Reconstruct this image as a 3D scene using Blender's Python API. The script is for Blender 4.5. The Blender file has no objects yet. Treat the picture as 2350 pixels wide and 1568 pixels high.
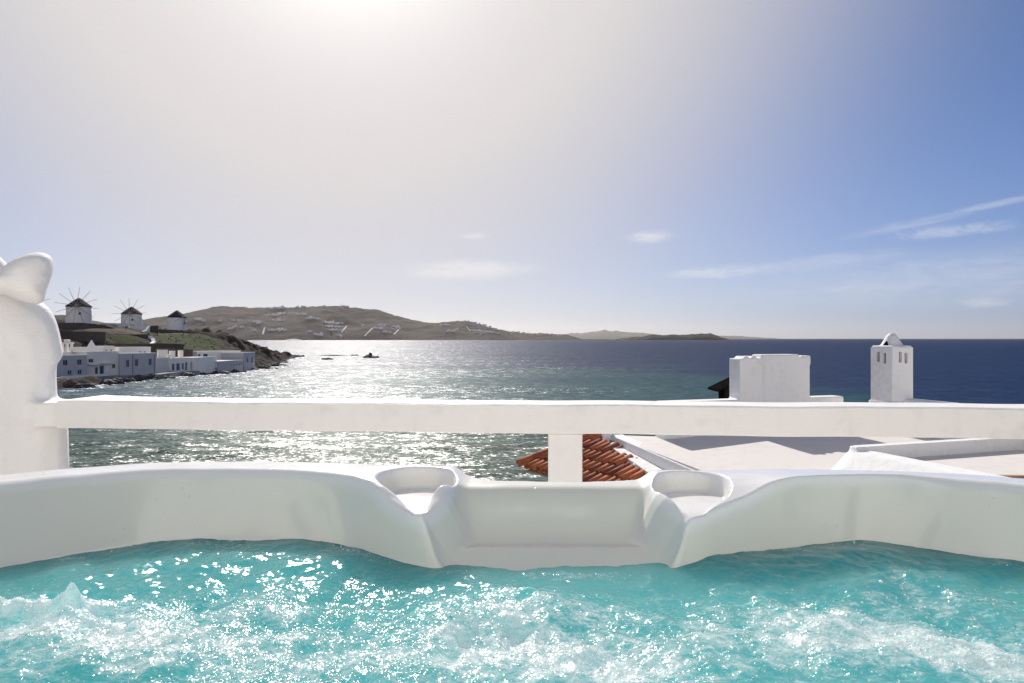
import bpy, bmesh, math, random
import numpy as np
from mathutils import Vector, noise as mnoise

R = math.radians
rng = np.random.default_rng(7)
random.seed(7)
SC = bpy.context.scene
COL = SC.collection

# ------------------------------------------------------------------ camera
EYE = 10.0                      # eye height above the sea
cam = bpy.data.cameras.new("camera")
cam_o = bpy.data.objects.new("camera", cam)
COL.objects.link(cam_o)
cam.lens = 24.0
cam.sensor_width = 36.0
cam.shift_y = -0.003
cam.clip_start = 0.05
cam.clip_end = 200000.0
cam_o.location = (0, 0, EYE)
cam_o.rotation_euler = (R(90), 0, 0)
SC.camera = cam_o

# ------------------------------------------------------------------ sun + sky
SUN_AZ, SUN_EL = R(-14.0), R(35.0)
SUN = Vector((math.sin(SUN_AZ) * math.cos(SUN_EL), math.cos(SUN_AZ) * math.cos(SUN_EL), math.sin(SUN_EL)))
sun = bpy.data.lights.new("sun", "SUN")
sun.energy = 2.4
sun.angle = R(0.53)
sun.color = (1.0, 0.955, 0.89)
sun_o = bpy.data.objects.new("sun", sun)
COL.objects.link(sun_o)
sun_o.rotation_euler = (-SUN).to_track_quat("-Z", "Y").to_euler()

SC.view_settings.view_transform = "Standard"
SC.view_settings.look = "None"
SC.view_settings.gamma = 1.0
SC.view_settings.use_curve_mapping = False
SC.view_settings.exposure = 1.0
SC.cycles.use_denoising = True
SC.cycles.max_bounces = 8
SC.cycles.diffuse_bounces = 4
SC.cycles.glossy_bounces = 3
SC.cycles.transmission_bounces = 3
SC.cycles.volume_bounces = 0
SC.cycles.sample_clamp_indirect = 4.0
SC.cycles.caustics_reflective = False
SC.cycles.caustics_refractive = False


class NT:
    """small node-tree helper"""
    def __init__(self, nt):
        self.nt = nt

    def n(self, kind, **kw):
        nd = self.nt.nodes.new(kind)
        for k, v in kw.items():
            setattr(nd, k, v)
        return nd

    def put(self, sock, v):
        if hasattr(v, "is_linked") or hasattr(v, "links"):
            self.nt.links.new(v, sock)
        else:
            sock.default_value = v

    def math(self, op, a, b=None, c=None, clamp=False):
        m = self.n("ShaderNodeMath", operation=op, use_clamp=clamp)
        self.put(m.inputs[0], a)
        if b is not None:
            self.put(m.inputs[1], b)
        if c is not None:
            self.put(m.inputs[2], c)
        return m.outputs[0]

    def vmath(self, op, a, b=None):
        m = self.n("ShaderNodeVectorMath", operation=op)
        self.put(m.inputs[0], a)
        if b is not None:
            self.put(m.inputs[1], b)
        return m.outputs["Value"] if op in ("DOT_PRODUCT", "LENGTH", "DISTANCE") else m.outputs["Vector"]

    def noise(self, vec, scale, detail=3.0, rough=0.55, dist=0.0, color=False):
        m = self.n("ShaderNodeTexNoise")
        if vec is not None:
            self.put(m.inputs["Vector"], vec)
        m.inputs["Scale"].default_value = scale
        m.inputs["Detail"].default_value = detail
        m.inputs["Roughness"].default_value = rough
        m.inputs["Distortion"].default_value = dist
        return m.outputs["Color" if color else "Fac"]

    def mapr(self, v, a, b, c, d, smooth=False):
        m = self.n("ShaderNodeMapRange")
        if smooth:
            m.interpolation_type = "SMOOTHSTEP"
        self.put(m.inputs["Value"], v)
        for i, x in enumerate((a, b, c, d)):
            self.put(m.inputs[i + 1], x)
        return m.outputs["Result"]

    def mix(self, f, a, b, mode="MIX"):
        m = self.n("ShaderNodeMix", data_type="RGBA", blend_type=mode)
        self.put(m.inputs[0], f)
        self.put(m.inputs[6], (*a, 1) if isinstance(a, tuple) and len(a) == 3 else a)
        self.put(m.inputs[7], (*b, 1) if isinstance(b, tuple) and len(b) == 3 else b)
        return m.outputs[2]

    def scale(self, vec, s):
        m = self.n("ShaderNodeVectorMath", operation="MULTIPLY")
        self.put(m.inputs[0], vec)
        m.inputs[1].default_value = s
        return m.outputs[0]

    def bump(self, h, dist, strength=1.0, normal=None):
        m = self.n("ShaderNodeBump")
        m.inputs["Strength"].default_value = strength
        m.inputs["Distance"].default_value = dist
        self.put(m.inputs["Height"], h)
        if normal is not None:
            self.put(m.inputs["Normal"], normal)
        return m.outputs[0]


# -- world: Nishita sky, bright aerosol around the sun, thin high clouds
world = bpy.data.worlds.new("World")
SC.world = world
world.use_nodes = True
wt = world.node_tree
wt.nodes.clear()
W = NT(wt)
sky = W.n("ShaderNodeTexSky", sky_type="NISHITA")
sky.sun_disc = False
sky.sun_elevation = SUN_EL
sky.sun_rotation = SUN_AZ
sky.altitude = 10
sky.air_density = 0.6
sky.dust_density = 0.0
sky.ozone_density = 6.0
geo = W.n("ShaderNodeTexCoord")
dirv = W.vmath("NORMALIZE", geo.outputs["Generated"])
cosa = W.vmath("DOT_PRODUCT", dirv, tuple(SUN))
ang = W.math("ARCCOSINE", W.math("MINIMUM", cosa, 0.99999))
sep = W.n("ShaderNodeSeparateXYZ")
W.put(sep.inputs[0], dirv)
az = W.math("ARCTAN2", sep.outputs[0], sep.outputs[1])
el = W.math("ARCSINE", sep.outputs[2])
# dusty air: a wide pale aureole round the sun, a brighter core, a hazy band along the horizon
aur = W.math("MULTIPLY", W.math("EXPONENT", W.math("MULTIPLY", W.math("POWER", W.math("DIVIDE", ang, R(36.5)), 4.0), -1.0)), 1.08)
aur = W.math("MINIMUM", aur, 0.97)
core = W.math("MULTIPLY", W.math("EXPONENT", W.math("MULTIPLY", ang, -1.0 / R(5.5))), 20.0)
AUR_C = W.vmath("ADD", (6.95, 6.6, 6.5), (0, 0, 0))
csum = W.n("ShaderNodeVectorMath", operation="SCALE")
csum.inputs[0].default_value = (1.0, 0.98, 0.95)
W.put(csum.inputs["Scale"], core)
AUR_C = W.vmath("ADD", AUR_C, csum.outputs[0])
s1_ = W.mix(aur, W.vmath("MULTIPLY", sky.outputs[0], (0.60, 0.87, 1.05)), AUR_C)
hor = W.math("MULTIPLY", W.math("EXPONENT", W.math("MULTIPLY", W.math("MAXIMUM", el, 0.0), -1.0 / R(9.0))), 0.90)
haz_ = W.math("EXPONENT", W.math("MULTIPLY", W.math("POWER", W.math("DIVIDE", W.math("ABSOLUTE", W.math("SUBTRACT", az, SUN_AZ)), R(37)), 2.6), -1.0))
HOR_C = W.mix(haz_, (3.5, 3.55, 4.5), (7.5, 7.0, 6.75))
# extra sky glow behind the camera, added to fill faces turned from the sun
anti = W.n("ShaderNodeVectorMath", operation="SCALE")
anti.inputs[0].default_value = (11.0, 9.9, 9.1)
W.put(anti.inputs["Scale"], W.math("MAXIMUM", W.math("MULTIPLY", cosa, -1.0), 0.0))
s1_ = W.vmath("ADD", s1_, anti.outputs[0])
base_sky = W.mix(hor, s1_, HOR_C)


def px_ang(px, py):
    x, y = (px - 1175) * 1.5 / 2350, (777 - py) * 1.5 / 2350
    return math.atan(x), math.atan(y / math.hypot(1, x))


def cloud_mask(px, py, w, h, tilt, dens, sx, sy, lo, hi, seed):
    a0, e0 = px_ang(px, py)
    ca, sa = math.cos(tilt), math.sin(tilt)
    da = W.math("SUBTRACT", az, a0)
    de = W.math("SUBTRACT", el, e0)
    u = W.math("ADD", W.math("MULTIPLY", da, ca), W.math("MULTIPLY", de, sa))
    v = W.math("SUBTRACT", W.math("MULTIPLY", de, ca), W.math("MULTIPLY", da, sa))
    r2 = W.math("ADD", W.math("POWER", W.math("DIVIDE", u, w), 2.0), W.math("POWER", W.math("DIVIDE", v, h), 2.0))
    g = W.math("EXPONENT", W.math("MULTIPLY", r2, -1.0))
    c = W.n("ShaderNodeCombineXYZ")
    W.put(c.inputs[0], W.math("MULTIPLY", u, sx * 1.7))
    W.put(c.inputs[1], W.math("MULTIPLY", v, sy * 1.5))
    c.inputs[2].default_value = seed
    nz = W.noise(c.outputs[0], 1.0, 9.0, 0.68, 0.7)
    return W.math("MULTIPLY", W.mapr(W.math("MULTIPLY", g, nz), lo, hi, 0.0, 1.0, True), dens)


masks = [
    cloud_mask(1080, 620, 0.115, 0.017, 0.02, 0.95, 14, 60, 0.12, 0.60, 3.1),
    cloud_mask(1490, 544, 0.036, 0.010, 0.03, 0.9, 30, 120, 0.10, 0.55, 8.4),
    cloud_mask(1090, 542, 0.024, 0.006, 0.05, 0.6, 30, 120, 0.12, 0.55, 1.7),
    cloud_mask(2090, 515, 0.095, 0.0075, 0.145, 0.42, 16, 130, 0.14, 0.60, 5.2),
    cloud_mask(2290, 467, 0.06, 0.005, 0.13, 0.5, 20, 120, 0.12, 0.55, 2.2),
    cloud_mask(2190, 530, 0.08, 0.010, 0.03, 0.7, 34, 80, 0.16, 0.62, 6.6),
    cloud_mask(1900, 600, 0.12, 0.013, 0.07, 0.42, 20, 90, 0.14, 0.62, 9.1),
    cloud_mask(1650, 625, 0.10, 0.012, 0.02, 0.7, 18, 80, 0.16, 0.62, 4.5),
    cloud_mask(2150, 640, 0.30, 0.038, 0.03, 0.6, 7, 30, 0.05, 0.75, 7.7),
    cloud_mask(2255, 695, 0.03, 0.007, 0.0, 0.7, 40, 120, 0.14, 0.60, 0.4),
]
cm = masks[0]
for m_ in masks[1:]:
    cm = W.math("SUBTRACT", W.math("ADD", cm, m_), W.math("MULTIPLY", cm, m_))
CLOUD = W.vmath("ADD", W.vmath("MULTIPLY", base_sky, (0.6, 0.58, 0.55)), (4.2, 4.1, 4.1))
fin = W.mix(cm, base_sky, CLOUD)
bg = W.n("ShaderNodeBackground")
W.put(bg.inputs["Color"], fin)
bg.inputs["Strength"].default_value = 0.05
out = W.n("ShaderNodeOutputWorld")
wt.links.new(bg.outputs[0], out.inputs["Surface"])

# ------------------------------------------------------------------ helpers
S = 1.5 / 2350.0


def P(px, py, d):
    """point at distance d ahead that the photograph shows at (px, py) of a 2350-wide print"""
    return Vector(((px - 1175) * S * d, d, EYE - (py - 777) * S * d))


def X(px, d):
    return (px - 1175) * S * d


def link(o, parent=None):
    COL.objects.link(o)
    if parent is not None:
        o.parent = parent
    return o


def tag(o, label=None, cat=None, group=None, kind=None):
    if label:
        o["label"] = label
    if cat:
        o["category"] = cat
    if group:
        o["group"] = group
    if kind:
        o["kind"] = kind
    return o


def empty(name, loc=(0, 0, 0), rz=0.0, parent=None):
    o = bpy.data.objects.new(name, None)
    o.empty_display_size = 0.2
    o.location = loc
    o.rotation_euler = (0, 0, rz)
    return link(o, parent)


def mesh_obj(name, verts, faces, mat, parent=None, smooth=False, loc=None):
    me = bpy.data.meshes.new(name)
    me.from_pydata([tuple(v) for v in verts], [], faces)
    if mat is not None:
        me.materials.append(mat)
    if smooth:
        me.polygons.foreach_set("use_smooth", [True] * len(me.polygons))
    me.update()
    o = bpy.data.objects.new(name, me)
    if loc is not None:
        o.location = loc
    return link(o, parent)


def bm_obj(name, bm, mat, parent=None, smooth=False, loc=None):
    me = bpy.data.meshes.new(name)
    bmesh.ops.recalc_face_normals(bm, faces=bm.faces[:])
    bm.to_mesh(me)
    bm.free()
    if mat is not None:
        me.materials.append(mat)
    if smooth:
        me.polygons.foreach_set("use_smooth", [True] * len(me.polygons))
    o = bpy.data.objects.new(name, me)
    if loc is not None:
        o.location = loc
    return link(o, parent)


def grid_mesh(name, V, mat, parent=None, smooth=True, mask=None, attrs=None, normals=None):
    """V: (n, m, 3) array of points; mask (n-1, m-1) of the faces kept"""
    n, m = V.shape[:2]
    idx = np.arange(n * m).reshape(n, m)
    q = np.stack([idx[:-1, :-1], idx[1:, :-1], idx[1:, 1:], idx[:-1, 1:]], -1)
    q = q[mask] if mask is not None else q.reshape(-1, 4)
    used = np.unique(q)
    remap = np.full(n * m, -1, dtype=np.int64)
    remap[used] = np.arange(len(used))
    q = remap[q]
    vv = V.reshape(-1, 3)[used]
    me = bpy.data.meshes.new(name)
    me.vertices.add(len(vv))
    me.vertices.foreach_set("co", vv.astype(np.float32).ravel())
    me.loops.add(q.size)
    me.loops.foreach_set("vertex_index", q.astype(np.int32).ravel())
    me.polygons.add(len(q))
    me.polygons.foreach_set("loop_start", np.arange(0, q.size, 4, dtype=np.int32))
    me.update(calc_edges=True)
    me.polygons.foreach_set("use_smooth", np.full(len(q), smooth))
    for k, a in (attrs or {}).items():
        at = me.attributes.new(k, "FLOAT", "POINT")
        at.data.foreach_set("value", a.reshape(-1)[used].astype(np.float32))
    me.validate()
    if normals is not None:
        me.normals_split_custom_set_from_vertices(normals.reshape(-1, 3)[used].astype(np.float32))
    me.materials.append(mat)
    o = bpy.data.objects.new(name, me)
    return link(o, parent)


def bm_box(bm, x0, x1, y0, y1, z0, z1, f=None, bevel=0.0, segs=2):
    c = [(x, y, z) for z in (z0, z1) for y in (y0, y1) for x in (x0, x1)]
    vs = [bm.verts.new(f(*p) if f else p) for p in c]
    fs = [bm.faces.new([vs[i] for i in q]) for q in
          ((0, 2, 3, 1), (4, 5, 7, 6), (0, 1, 5, 4), (2, 6, 7, 3), (0, 4, 6, 2), (1, 3, 7, 5))]
    if bevel:
        es = {e for fc in fs for e in fc.edges}
        bmesh.ops.bevel(bm, geom=list(es), offset=bevel, segments=segs, affect="EDGES", profile=0.6)
    return vs


def prism(bm, pts, z0, z1):
    a = [bm.verts.new((p[0], p[1], z0)) for p in pts]
    b = [bm.verts.new((p[0], p[1], z1)) for p in pts]
    n = len(pts)
    bm.faces.new(a[::-1])
    bm.faces.new(b)
    for i in range(n):
        bm.faces.new((a[i], a[(i + 1) % n], b[(i + 1) % n], b[i]))


def remesh(o, voxel, smooth_it=6, fac=0.5):
    """melt overlapping shapes of one mesh into one soft plaster surface"""
    m = o.modifiers.new("r", "REMESH")
    m.mode = "VOXEL"
    m.voxel_size = voxel
    m.use_smooth_shade = True
    s = o.modifiers.new("s", "SMOOTH")
    s.iterations = smooth_it
    s.factor = fac
    dg = bpy.context.evaluated_depsgraph_get()
    me = bpy.data.meshes.new_from_object(o.evaluated_get(dg))
    old = o.data
    mats = [x for x in old.materials]
    o.modifiers.clear()
    o.data = me
    me.materials.clear()
    for x in mats:
        me.materials.append(x)
    me.polygons.foreach_set("use_smooth", [True] * len(me.polygons))
    bpy.data.meshes.remove(old)
    return o


def fft_noise(n, m, dx, dy, wl_lo, wl_hi, slope=1.0, seed=0, dirn=None, spread=2.0):
    """band-limited periodic noise of unit variance on an n x m grid"""
    r = np.random.default_rng(seed)
    kx = np.fft.fftfreq(n, dx)[:, None]
    ky = np.fft.fftfreq(m, dy)[None, :]
    k = np.hypot(kx, ky)
    k[0, 0] = 1e9
    amp = k ** (-slope - 1.0) * np.exp(-(k * wl_lo) ** 4) * (1 - np.exp(-(k * wl_hi) ** 4))
    if dirn is not None:
        c = (kx * math.cos(dirn) + ky * math.sin(dirn)) / k
        amp = amp * (0.15 + np.abs(c) ** spread)
    f = np.fft.ifft2(amp * np.exp(2j * np.pi * r.random((n, m)))).real
    return (f - f.mean()) / f.std()


def sstep(a, b, x):
    t = np.clip((x - a) / (b - a), 0, 1)
    return t * t * (3 - 2 * t)


def smin(a, b, k):
    h = np.clip(0.5 + 0.5 * (b - a) / k, 0, 1)
    return b * (1 - h) + a * h - k * h * (1 - h)


def smax(a, b, k):
    return -smin(-a, -b, k)


def catmull(pts, n, closed=False):
    p = np.array(pts, float)
    N = len(p)
    o = []
    for i in range(N if closed else N - 1):
        g = (lambda j: p[j % N]) if closed else (lambda j: p[min(max(j, 0), N - 1)])
        a, b, c, d = g(i - 1), g(i), g(i + 1), g(i + 2)
        for t in np.linspace(0, 1, n, endpoint=False):
            o.append(0.5 * (2 * b + (c - a) * t + (2 * a - 5 * b + 4 * c - d) * t * t + (3 * b - 3 * c + d - a) * t ** 3))
    if not closed:
        o.append(p[-1])
    return np.array(o)


def sd_poly(x, y, poly):
    """signed distance to a closed polygon, negative inside"""
    d2 = np.full(x.shape, 1e18)
    ins = np.zeros(x.shape, bool)
    n = len(poly)
    for i in range(n):
        ax, ay = poly[i]
        bx, by = poly[(i + 1) % n]
        ex, ey = bx - ax, by - ay
        L = ex * ex + ey * ey
        if L < 1e-16:
            continue
        wx, wy = x - ax, y - ay
        t = np.clip((wx * ex + wy * ey) / L, 0, 1)
        d2 = np.minimum(d2, (wx - ex * t) ** 2 + (wy - ey * t) ** 2)
        c = ((ay > y) != (by > y))
        with np.errstate(divide="ignore", invalid="ignore"):
            c &= x < ex * (y - ay) / (ey if ey else 1e-12) + ax
        ins ^= c
    d = np.sqrt(d2)
    return np.where(ins, -d, d)


# ------------------------------------------------------------------ materials
def new_mat(name):
    m = bpy.data.materials.new(name)
    m.use_nodes = True
    t = NT(m.node_tree)
    b = m.node_tree.nodes["Principled BSDF"]
    return m, t, b


def objco(t):
    return t.n("ShaderNodeTexCoord").outputs["Object"]


def plaster(name, col, dirt=0.12, bump=0.004, scale=1.0, rough=0.75, dirtcol=(0.45, 0.40, 0.34)):
    m, t, b = new_mat(name)
    co = objco(t)
    n1 = t.noise(co, 1.3 * scale, 5, 0.6)
    n2 = t.noise(co, 9 * scale, 4, 0.6)
    f = t.mapr(t.math("MULTIPLY", n1, n2), 0.22, 0.45, 0, dirt, True)
    st = t.noise(t.scale(co, (7 * scale, 7 * scale, 0.7 * scale)), 1.0, 5, 0.65)
    f2 = t.math("MULTIPLY", t.mapr(st, 0.52, 0.78, 0, 1, True), dirt * 1.3)
    sp_n = t.mapr(t.noise(co, 95 * scale, 2, 0.5), 0.74, 0.80, 0, dirt * 2.2, True)
    c0 = t.mix(f, col, dirtcol)
    c0 = t.mix(f2, c0, tuple(0.5 * (c + d) for c, d in zip(col, dirtcol)))
    t.put(b.inputs["Base Color"], t.mix(sp_n, c0, tuple(0.5 * d for d in dirtcol)))
    b.inputs["Roughness"].default_value = rough
    b.inputs["Specular IOR Level"].default_value = 0.3
    h = t.math("ADD", t.noise(co, 5 * scale, 4, 0.5), t.math("MULTIPLY", t.noise(co, 60 * scale, 3, 0.6), 0.18))
    h = t.math("ADD", h, t.math("MULTIPLY", t.noise(t.scale(co, (3, 3, 30)), 3 * scale, 4, 0.6), 0.22))
    t.put(b.inputs["Normal"], t.bump(h, bump * 4, 0.6))
    return m


def plain(name, col, rough=0.6, var=0.12, scale=4.0, bump=0.0, metallic=0.0):
    m, t, b = new_mat(name)
    co = objco(t)
    n1 = t.noise(co, scale, 5, 0.6)
    c = t.mix(n1, tuple(x * (1 - var) for x in col), tuple(min(1, x * (1 + var)) for x in col))
    t.put(b.inputs["Base Color"], c)
    b.inputs["Roughness"].default_value = rough
    b.inputs["Metallic"].default_value = metallic
    if bump:
        t.put(b.inputs["Normal"], t.bump(t.noise(co, scale * 4, 5, 0.6), bump, 0.7))
    return m


M = {}
M["plaster"] = plaster("white_plaster", (0.87, 0.855, 0.83), 0.22, 0.0034, 1.6)
M["rail"] = plaster("white_painted_rail", (0.82, 0.80, 0.77), 0.20, 0.0018, 2.2, 0.55)
M["roofdeck"] = plaster("roof_paint", (0.75, 0.70, 0.655), 0.25, 0.003, 0.7)
M["far_white"] = plaster("far_whitewash", (0.90, 0.85, 0.76), 0.22, 0.01, 0.25)
M["far_cream"] = plaster("far_cream_wash", (0.80, 0.76, 0.68), 0.25, 0.01, 0.25)
M["far_blue"] = plaster("far_blue_wash", (0.52, 0.50, 0.49), 0.30, 0.01, 0.25, dirtcol=(0.26, 0.28, 0.35))
M["glass"] = plain("dark_glass", (0.03, 0.035, 0.045), 0.2, 0.2, 1.0)
M["shutter"] = plain("grey_shutter", (0.16, 0.18, 0.22), 0.6, 0.15, 2.0)
M["frame"] = plain("pale_frame", (0.5, 0.5, 0.5), 0.6, 0.1, 2.0)
M["green_door"] = plain("dark_teal_door", (0.008, 0.06, 0.065), 0.5, 0.2, 2.0)
M["brown"] = plain("brown_boards", (0.10, 0.06, 0.04), 0.7, 0.3, 2.0)
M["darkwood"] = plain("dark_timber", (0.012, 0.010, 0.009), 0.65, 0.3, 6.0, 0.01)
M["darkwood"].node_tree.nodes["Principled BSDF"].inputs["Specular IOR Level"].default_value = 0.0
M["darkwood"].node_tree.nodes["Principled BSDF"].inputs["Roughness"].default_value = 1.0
M["thatch"] = plain("dark_thatch", (0.035, 0.026, 0.024), 0.95, 0.4, 3.0, 0.3)
M["spar"] = plain("weathered_spar", (0.30, 0.26, 0.23), 0.8, 0.2, 2.0)
M["stone"] = plain("dark_stone_wall", (0.085, 0.066, 0.052), 0.95, 0.5, 0.9, 0.25)
M["rock"] = plain("wet_rock", (0.05, 0.042, 0.036), 0.75, 0.5, 0.6, 0.6)
M["quay"] = plain("quay_concrete", (0.26, 0.25, 0.25), 0.85, 0.2, 0.5, 0.1)
M["path"] = plain("pale_path", (0.55, 0.52, 0.48), 0.85, 0.15, 0.5)
M["foam"] = plain("sea_foam", (0.85, 0.85, 0.85), 0.6, 0.05, 3.0)  # white for the painted sun glints at the shore

# acrylic shell of the tub
m, t, b = new_mat("white_acrylic")
co = objco(t)
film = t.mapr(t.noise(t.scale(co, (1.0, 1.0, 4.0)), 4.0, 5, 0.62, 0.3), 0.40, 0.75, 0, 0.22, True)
wet = t.n("ShaderNodeAttribute", attribute_name="film").outputs["Fac"]  # inner-wall mask: shade and turquoise bounce painted into the base colour
wet = t.math("MULTIPLY", wet, t.mapr(film, 0, 0.22, 0.95, 1.0))  # holds the painted shade factor, lightly mottled
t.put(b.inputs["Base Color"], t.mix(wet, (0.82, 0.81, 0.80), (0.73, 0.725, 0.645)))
t.put(b.inputs["Roughness"], t.mapr(t.noise(co, 14, 4, 0.6), 0.3, 0.7, 0.16, 0.26))
b.inputs["Coat Weight"].default_value = 0.6
b.inputs["Coat Roughness"].default_value = 0.05
drops = t.n("ShaderNodeTexVoronoi")
t.put(drops.inputs["Vector"], co)
drops.inputs["Scale"].default_value = 120
dm = t.math("MULTIPLY", t.mapr(drops.outputs["Distance"], 0.0, 0.16, 1.0, 0.0, True),
            t.mapr(t.noise(co, 9, 2), 0.54, 0.62, 0, 0.7))
t.put(b.inputs["Normal"], t.bump(t.math("ADD", t.math("MULTIPLY", t.noise(co, 25, 3), 0.03), dm), 0.0022, 0.7))
M["acrylic"] = m

# terracotta tiles
m, t, b = new_mat("terracotta_tile")
co = objco(t)
oi = t.n("ShaderNodeObjectInfo").outputs["Random"]
c0 = t.mix(oi, (0.20, 0.040, 0.016), (0.56, 0.165, 0.050))
c1 = t.mix(t.mapr(t.noise(co, 22, 5, 0.65), 0.48, 0.72, 0, 0.65, True), c0, (0.42, 0.24, 0.16))
t.put(b.inputs["Base Color"], t.mix(t.mapr(t.noise(co, 70, 3), 0.55, 0.72, 0, 0.7), c1, (0.07, 0.035, 0.026)))
b.inputs["Roughness"].default_value = 0.8
t.put(b.inputs["Normal"], t.bump(t.noise(co, 60, 4), 0.004, 0.7))
M["tile"] = m
M["mortar"] = plain("pale_mortar", (0.48, 0.42, 0.37), 0.9, 0.25, 20.0, 0.01)

# open sea
m, t, b = new_mat("sea_water")
co = objco(t)
sp = t.n("ShaderNodeSeparateXYZ")
t.put(sp.inputs[0], co)
dist = t.vmath("LENGTH", co)
patch = t.noise(t.scale(co, (1.0, 2.6, 1.0)), 0.011, 4, 0.55, 0.6)
east = t.mapr(t.math("SUBTRACT", sp.outputs[0], t.math("MULTIPLY", sp.outputs[1], 0.20)), 0, 60, 0, 190, True)
deep = t.mapr(t.math("ADD", t.math("ADD", dist, east), t.mapr(patch, 0.3, 0.7, -110, 110)), 140, 320, 0, 1, True)
near = t.mapr(dist, 60, 120, 0, 1, True)
shoal = t.mix(near, (0.009, 0.047, 0.034), (0.009, 0.062, 0.078))
seacol = t.mix(deep, shoal, (0.0012, 0.019, 0.072))
# gusts: long streaks where the ripples are rougher or calmer
gust = t.mapr(t.noise(t.scale(co, (0.25, 1.0, 1.0)), 0.035, 4, 0.6, 0.5), 0.32, 0.68, 0.55, 1.25, True)
rot = t.n("ShaderNodeMapping")
rot.inputs["Rotation"].default_value = (0, 0, R(28))
rot.inputs["Scale"].default_value = (0.55, 1.0, 1.0)
t.put(rot.inputs["Vector"], co)
rv = rot.outputs[0]
s1 = t.vmath("SUBTRACT", t.noise(rv, 0.6, 2, 0.5, 0.3, True), (0.5, 0.5, 0.5))
s2 = t.vmath("SUBTRACT", t.noise(rv, 3.4, 3, 0.7, 0.3, True), (0.5, 0.5, 0.5))
sl = t.vmath("ADD", t.scale(s1, (0.9, 1.0, 0.0)), t.scale(s2, (1.8, 2.1, 0.0)))
slg = t.n("ShaderNodeVectorMath", operation="SCALE")
t.put(slg.inputs[0], sl)
t.put(slg.inputs["Scale"], gust)
nrm = t.vmath("NORMALIZE", t.vmath("ADD", t.vmath("MULTIPLY", slg.outputs[0], (1.0, 1.0, 0.0)), (0, 0, 1)))
nt_ = m.node_tree
nt_.nodes.remove(b)
# a rough sea mirrors much less at grazing angles than a flat one: steady reflectance
dif = t.n("ShaderNodeBsdfDiffuse")
t.put(dif.inputs["Color"], seacol)
t.put(dif.inputs["Normal"], nrm)
glo = t.n("ShaderNodeBsdfGlossy")
glo.inputs["Roughness"].default_value = 0.32
t.put(glo.inputs["Normal"], nrm)
mxs = t.n("ShaderNodeMixShader")
fr = t.n("ShaderNodeFresnel")
fr.inputs["IOR"].default_value = 1.333
t.put(fr.inputs["Normal"], nrm)
t.put(mxs.inputs[0], t.math("MINIMUM", t.math("MULTIPLY", fr.outputs[0], 0.8), 0.105))
nt_.links.new(dif.outputs[0], mxs.inputs[1])
nt_.links.new(glo.outputs[0], mxs.inputs[2])
nt_.links.new(mxs.outputs[0], nt_.nodes["Material Output"].inputs["Surface"])
M["sea"] = m

# headland ground: rock, dry earth and grass
m, t, b = new_mat("headland_ground")
co = objco(t)
gr = t.n("ShaderNodeAttribute", attribute_name="grass").outputs["Fac"]
ea = t.n("ShaderNodeAttribute", attribute_name="earth").outputs["Fac"]
rk = t.mix(t.mapr(t.noise(co, 0.5, 6, 0.7), 0.35, 0.68, 0, 1), (0.024, 0.019, 0.016), (0.105, 0.076, 0.057))
gc = t.mix(t.noise(co, 0.35, 6, 0.7), (0.010, 0.020, 0.002), (0.050, 0.078, 0.007))
ec = t.mix(t.noise(co, 0.6, 5, 0.7), (0.070, 0.052, 0.039), (0.20, 0.15, 0.115))
nz = t.noise(co, 0.28, 5, 0.65)
c = t.mix(t.mapr(t.math("ADD", ea, t.math("MULTIPLY", t.math("SUBTRACT", nz, 0.5), 1.1)), 0.4, 0.6, 0, 1), rk, ec)
c = t.mix(t.mapr(t.math("ADD", gr, t.math("MULTIPLY", t.math("SUBTRACT", nz, 0.5), 1.3)), 0.4, 0.6, 0, 1), c, gc)
t.put(b.inputs["Base Color"], c)
b.inputs["Roughness"].default_value = 0.95
b.inputs["Specular IOR Level"].default_value = 0.15
t.put(b.inputs["Normal"], t.bump(t.noise(co, 0.9, 6, 0.7), 1.2, 0.8))
M["headland"] = m

# hills across the bay
m, t, b = new_mat("dry_hill")
co = objco(t)
a = t.noise(co, 0.0035, 6, 0.62)
bb = t.noise(t.scale(co, (1, 1.0, 4.0)), 0.02, 5, 0.7)
c = t.mix(t.mapr(a, 0.35, 0.62, 0, 1), (0.030, 0.0235, 0.0195), (0.062, 0.049, 0.039))
c = t.mix(t.mapr(t.math("MULTIPLY", bb, a), 0.26, 0.34, 0, 0.8), c, (0.032, 0.036, 0.020))
c = t.mix(t.mapr(t.noise(co, 0.045, 4, 0.7), 0.56, 0.70, 0, 0.7), c, (0.026, 0.020, 0.017))
t.put(b.inputs["Base Color"], c)
b.inputs["Roughness"].default_value = 0.95
b.inputs["Specular IOR Level"].default_value = 0.1
t.put(b.inputs["Normal"], t.bump(t.noise(co, 0.02, 6, 0.7), 14.0, 0.8))
M["hill"] = m

# turquoise whirlpool water (foam attribute carries the froth)
m, t, b = new_mat("whirlpool_water")
co = objco(t)
fo = t.n("ShaderNodeAttribute", attribute_name="froth").outputs["Fac"]
st_ = t.n("ShaderNodeMapping")
st_.inputs["Rotation"].default_value = (0, 0, R(-22))
st_.inputs["Scale"].default_value = (0.55, 1.0, 1.0)
t.put(st_.inputs["Vector"], co)
fn = t.math("ADD", t.math("MULTIPLY", t.noise(st_.outputs[0], 150, 5, 0.7, 0.6), 0.65), t.math("MULTIPLY", t.noise(st_.outputs[0], 38, 4, 0.65, 1.0), 0.35))
ff = t.mapr(t.math("ADD", fo, t.math("MULTIPLY", t.math("SUBTRACT", fn, 0.5), 3.0)), 0.20, 1.25, 0, 0.80, True)
wc = t.mix(t.noise(co, 5, 3), (0.058, 0.285, 0.297), (0.090, 0.365, 0.372))
t.put(b.inputs["Base Color"], t.mix(ff, wc, (0.78, 0.82, 0.82)))
b.inputs["IOR"].default_value = 1.333
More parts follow.
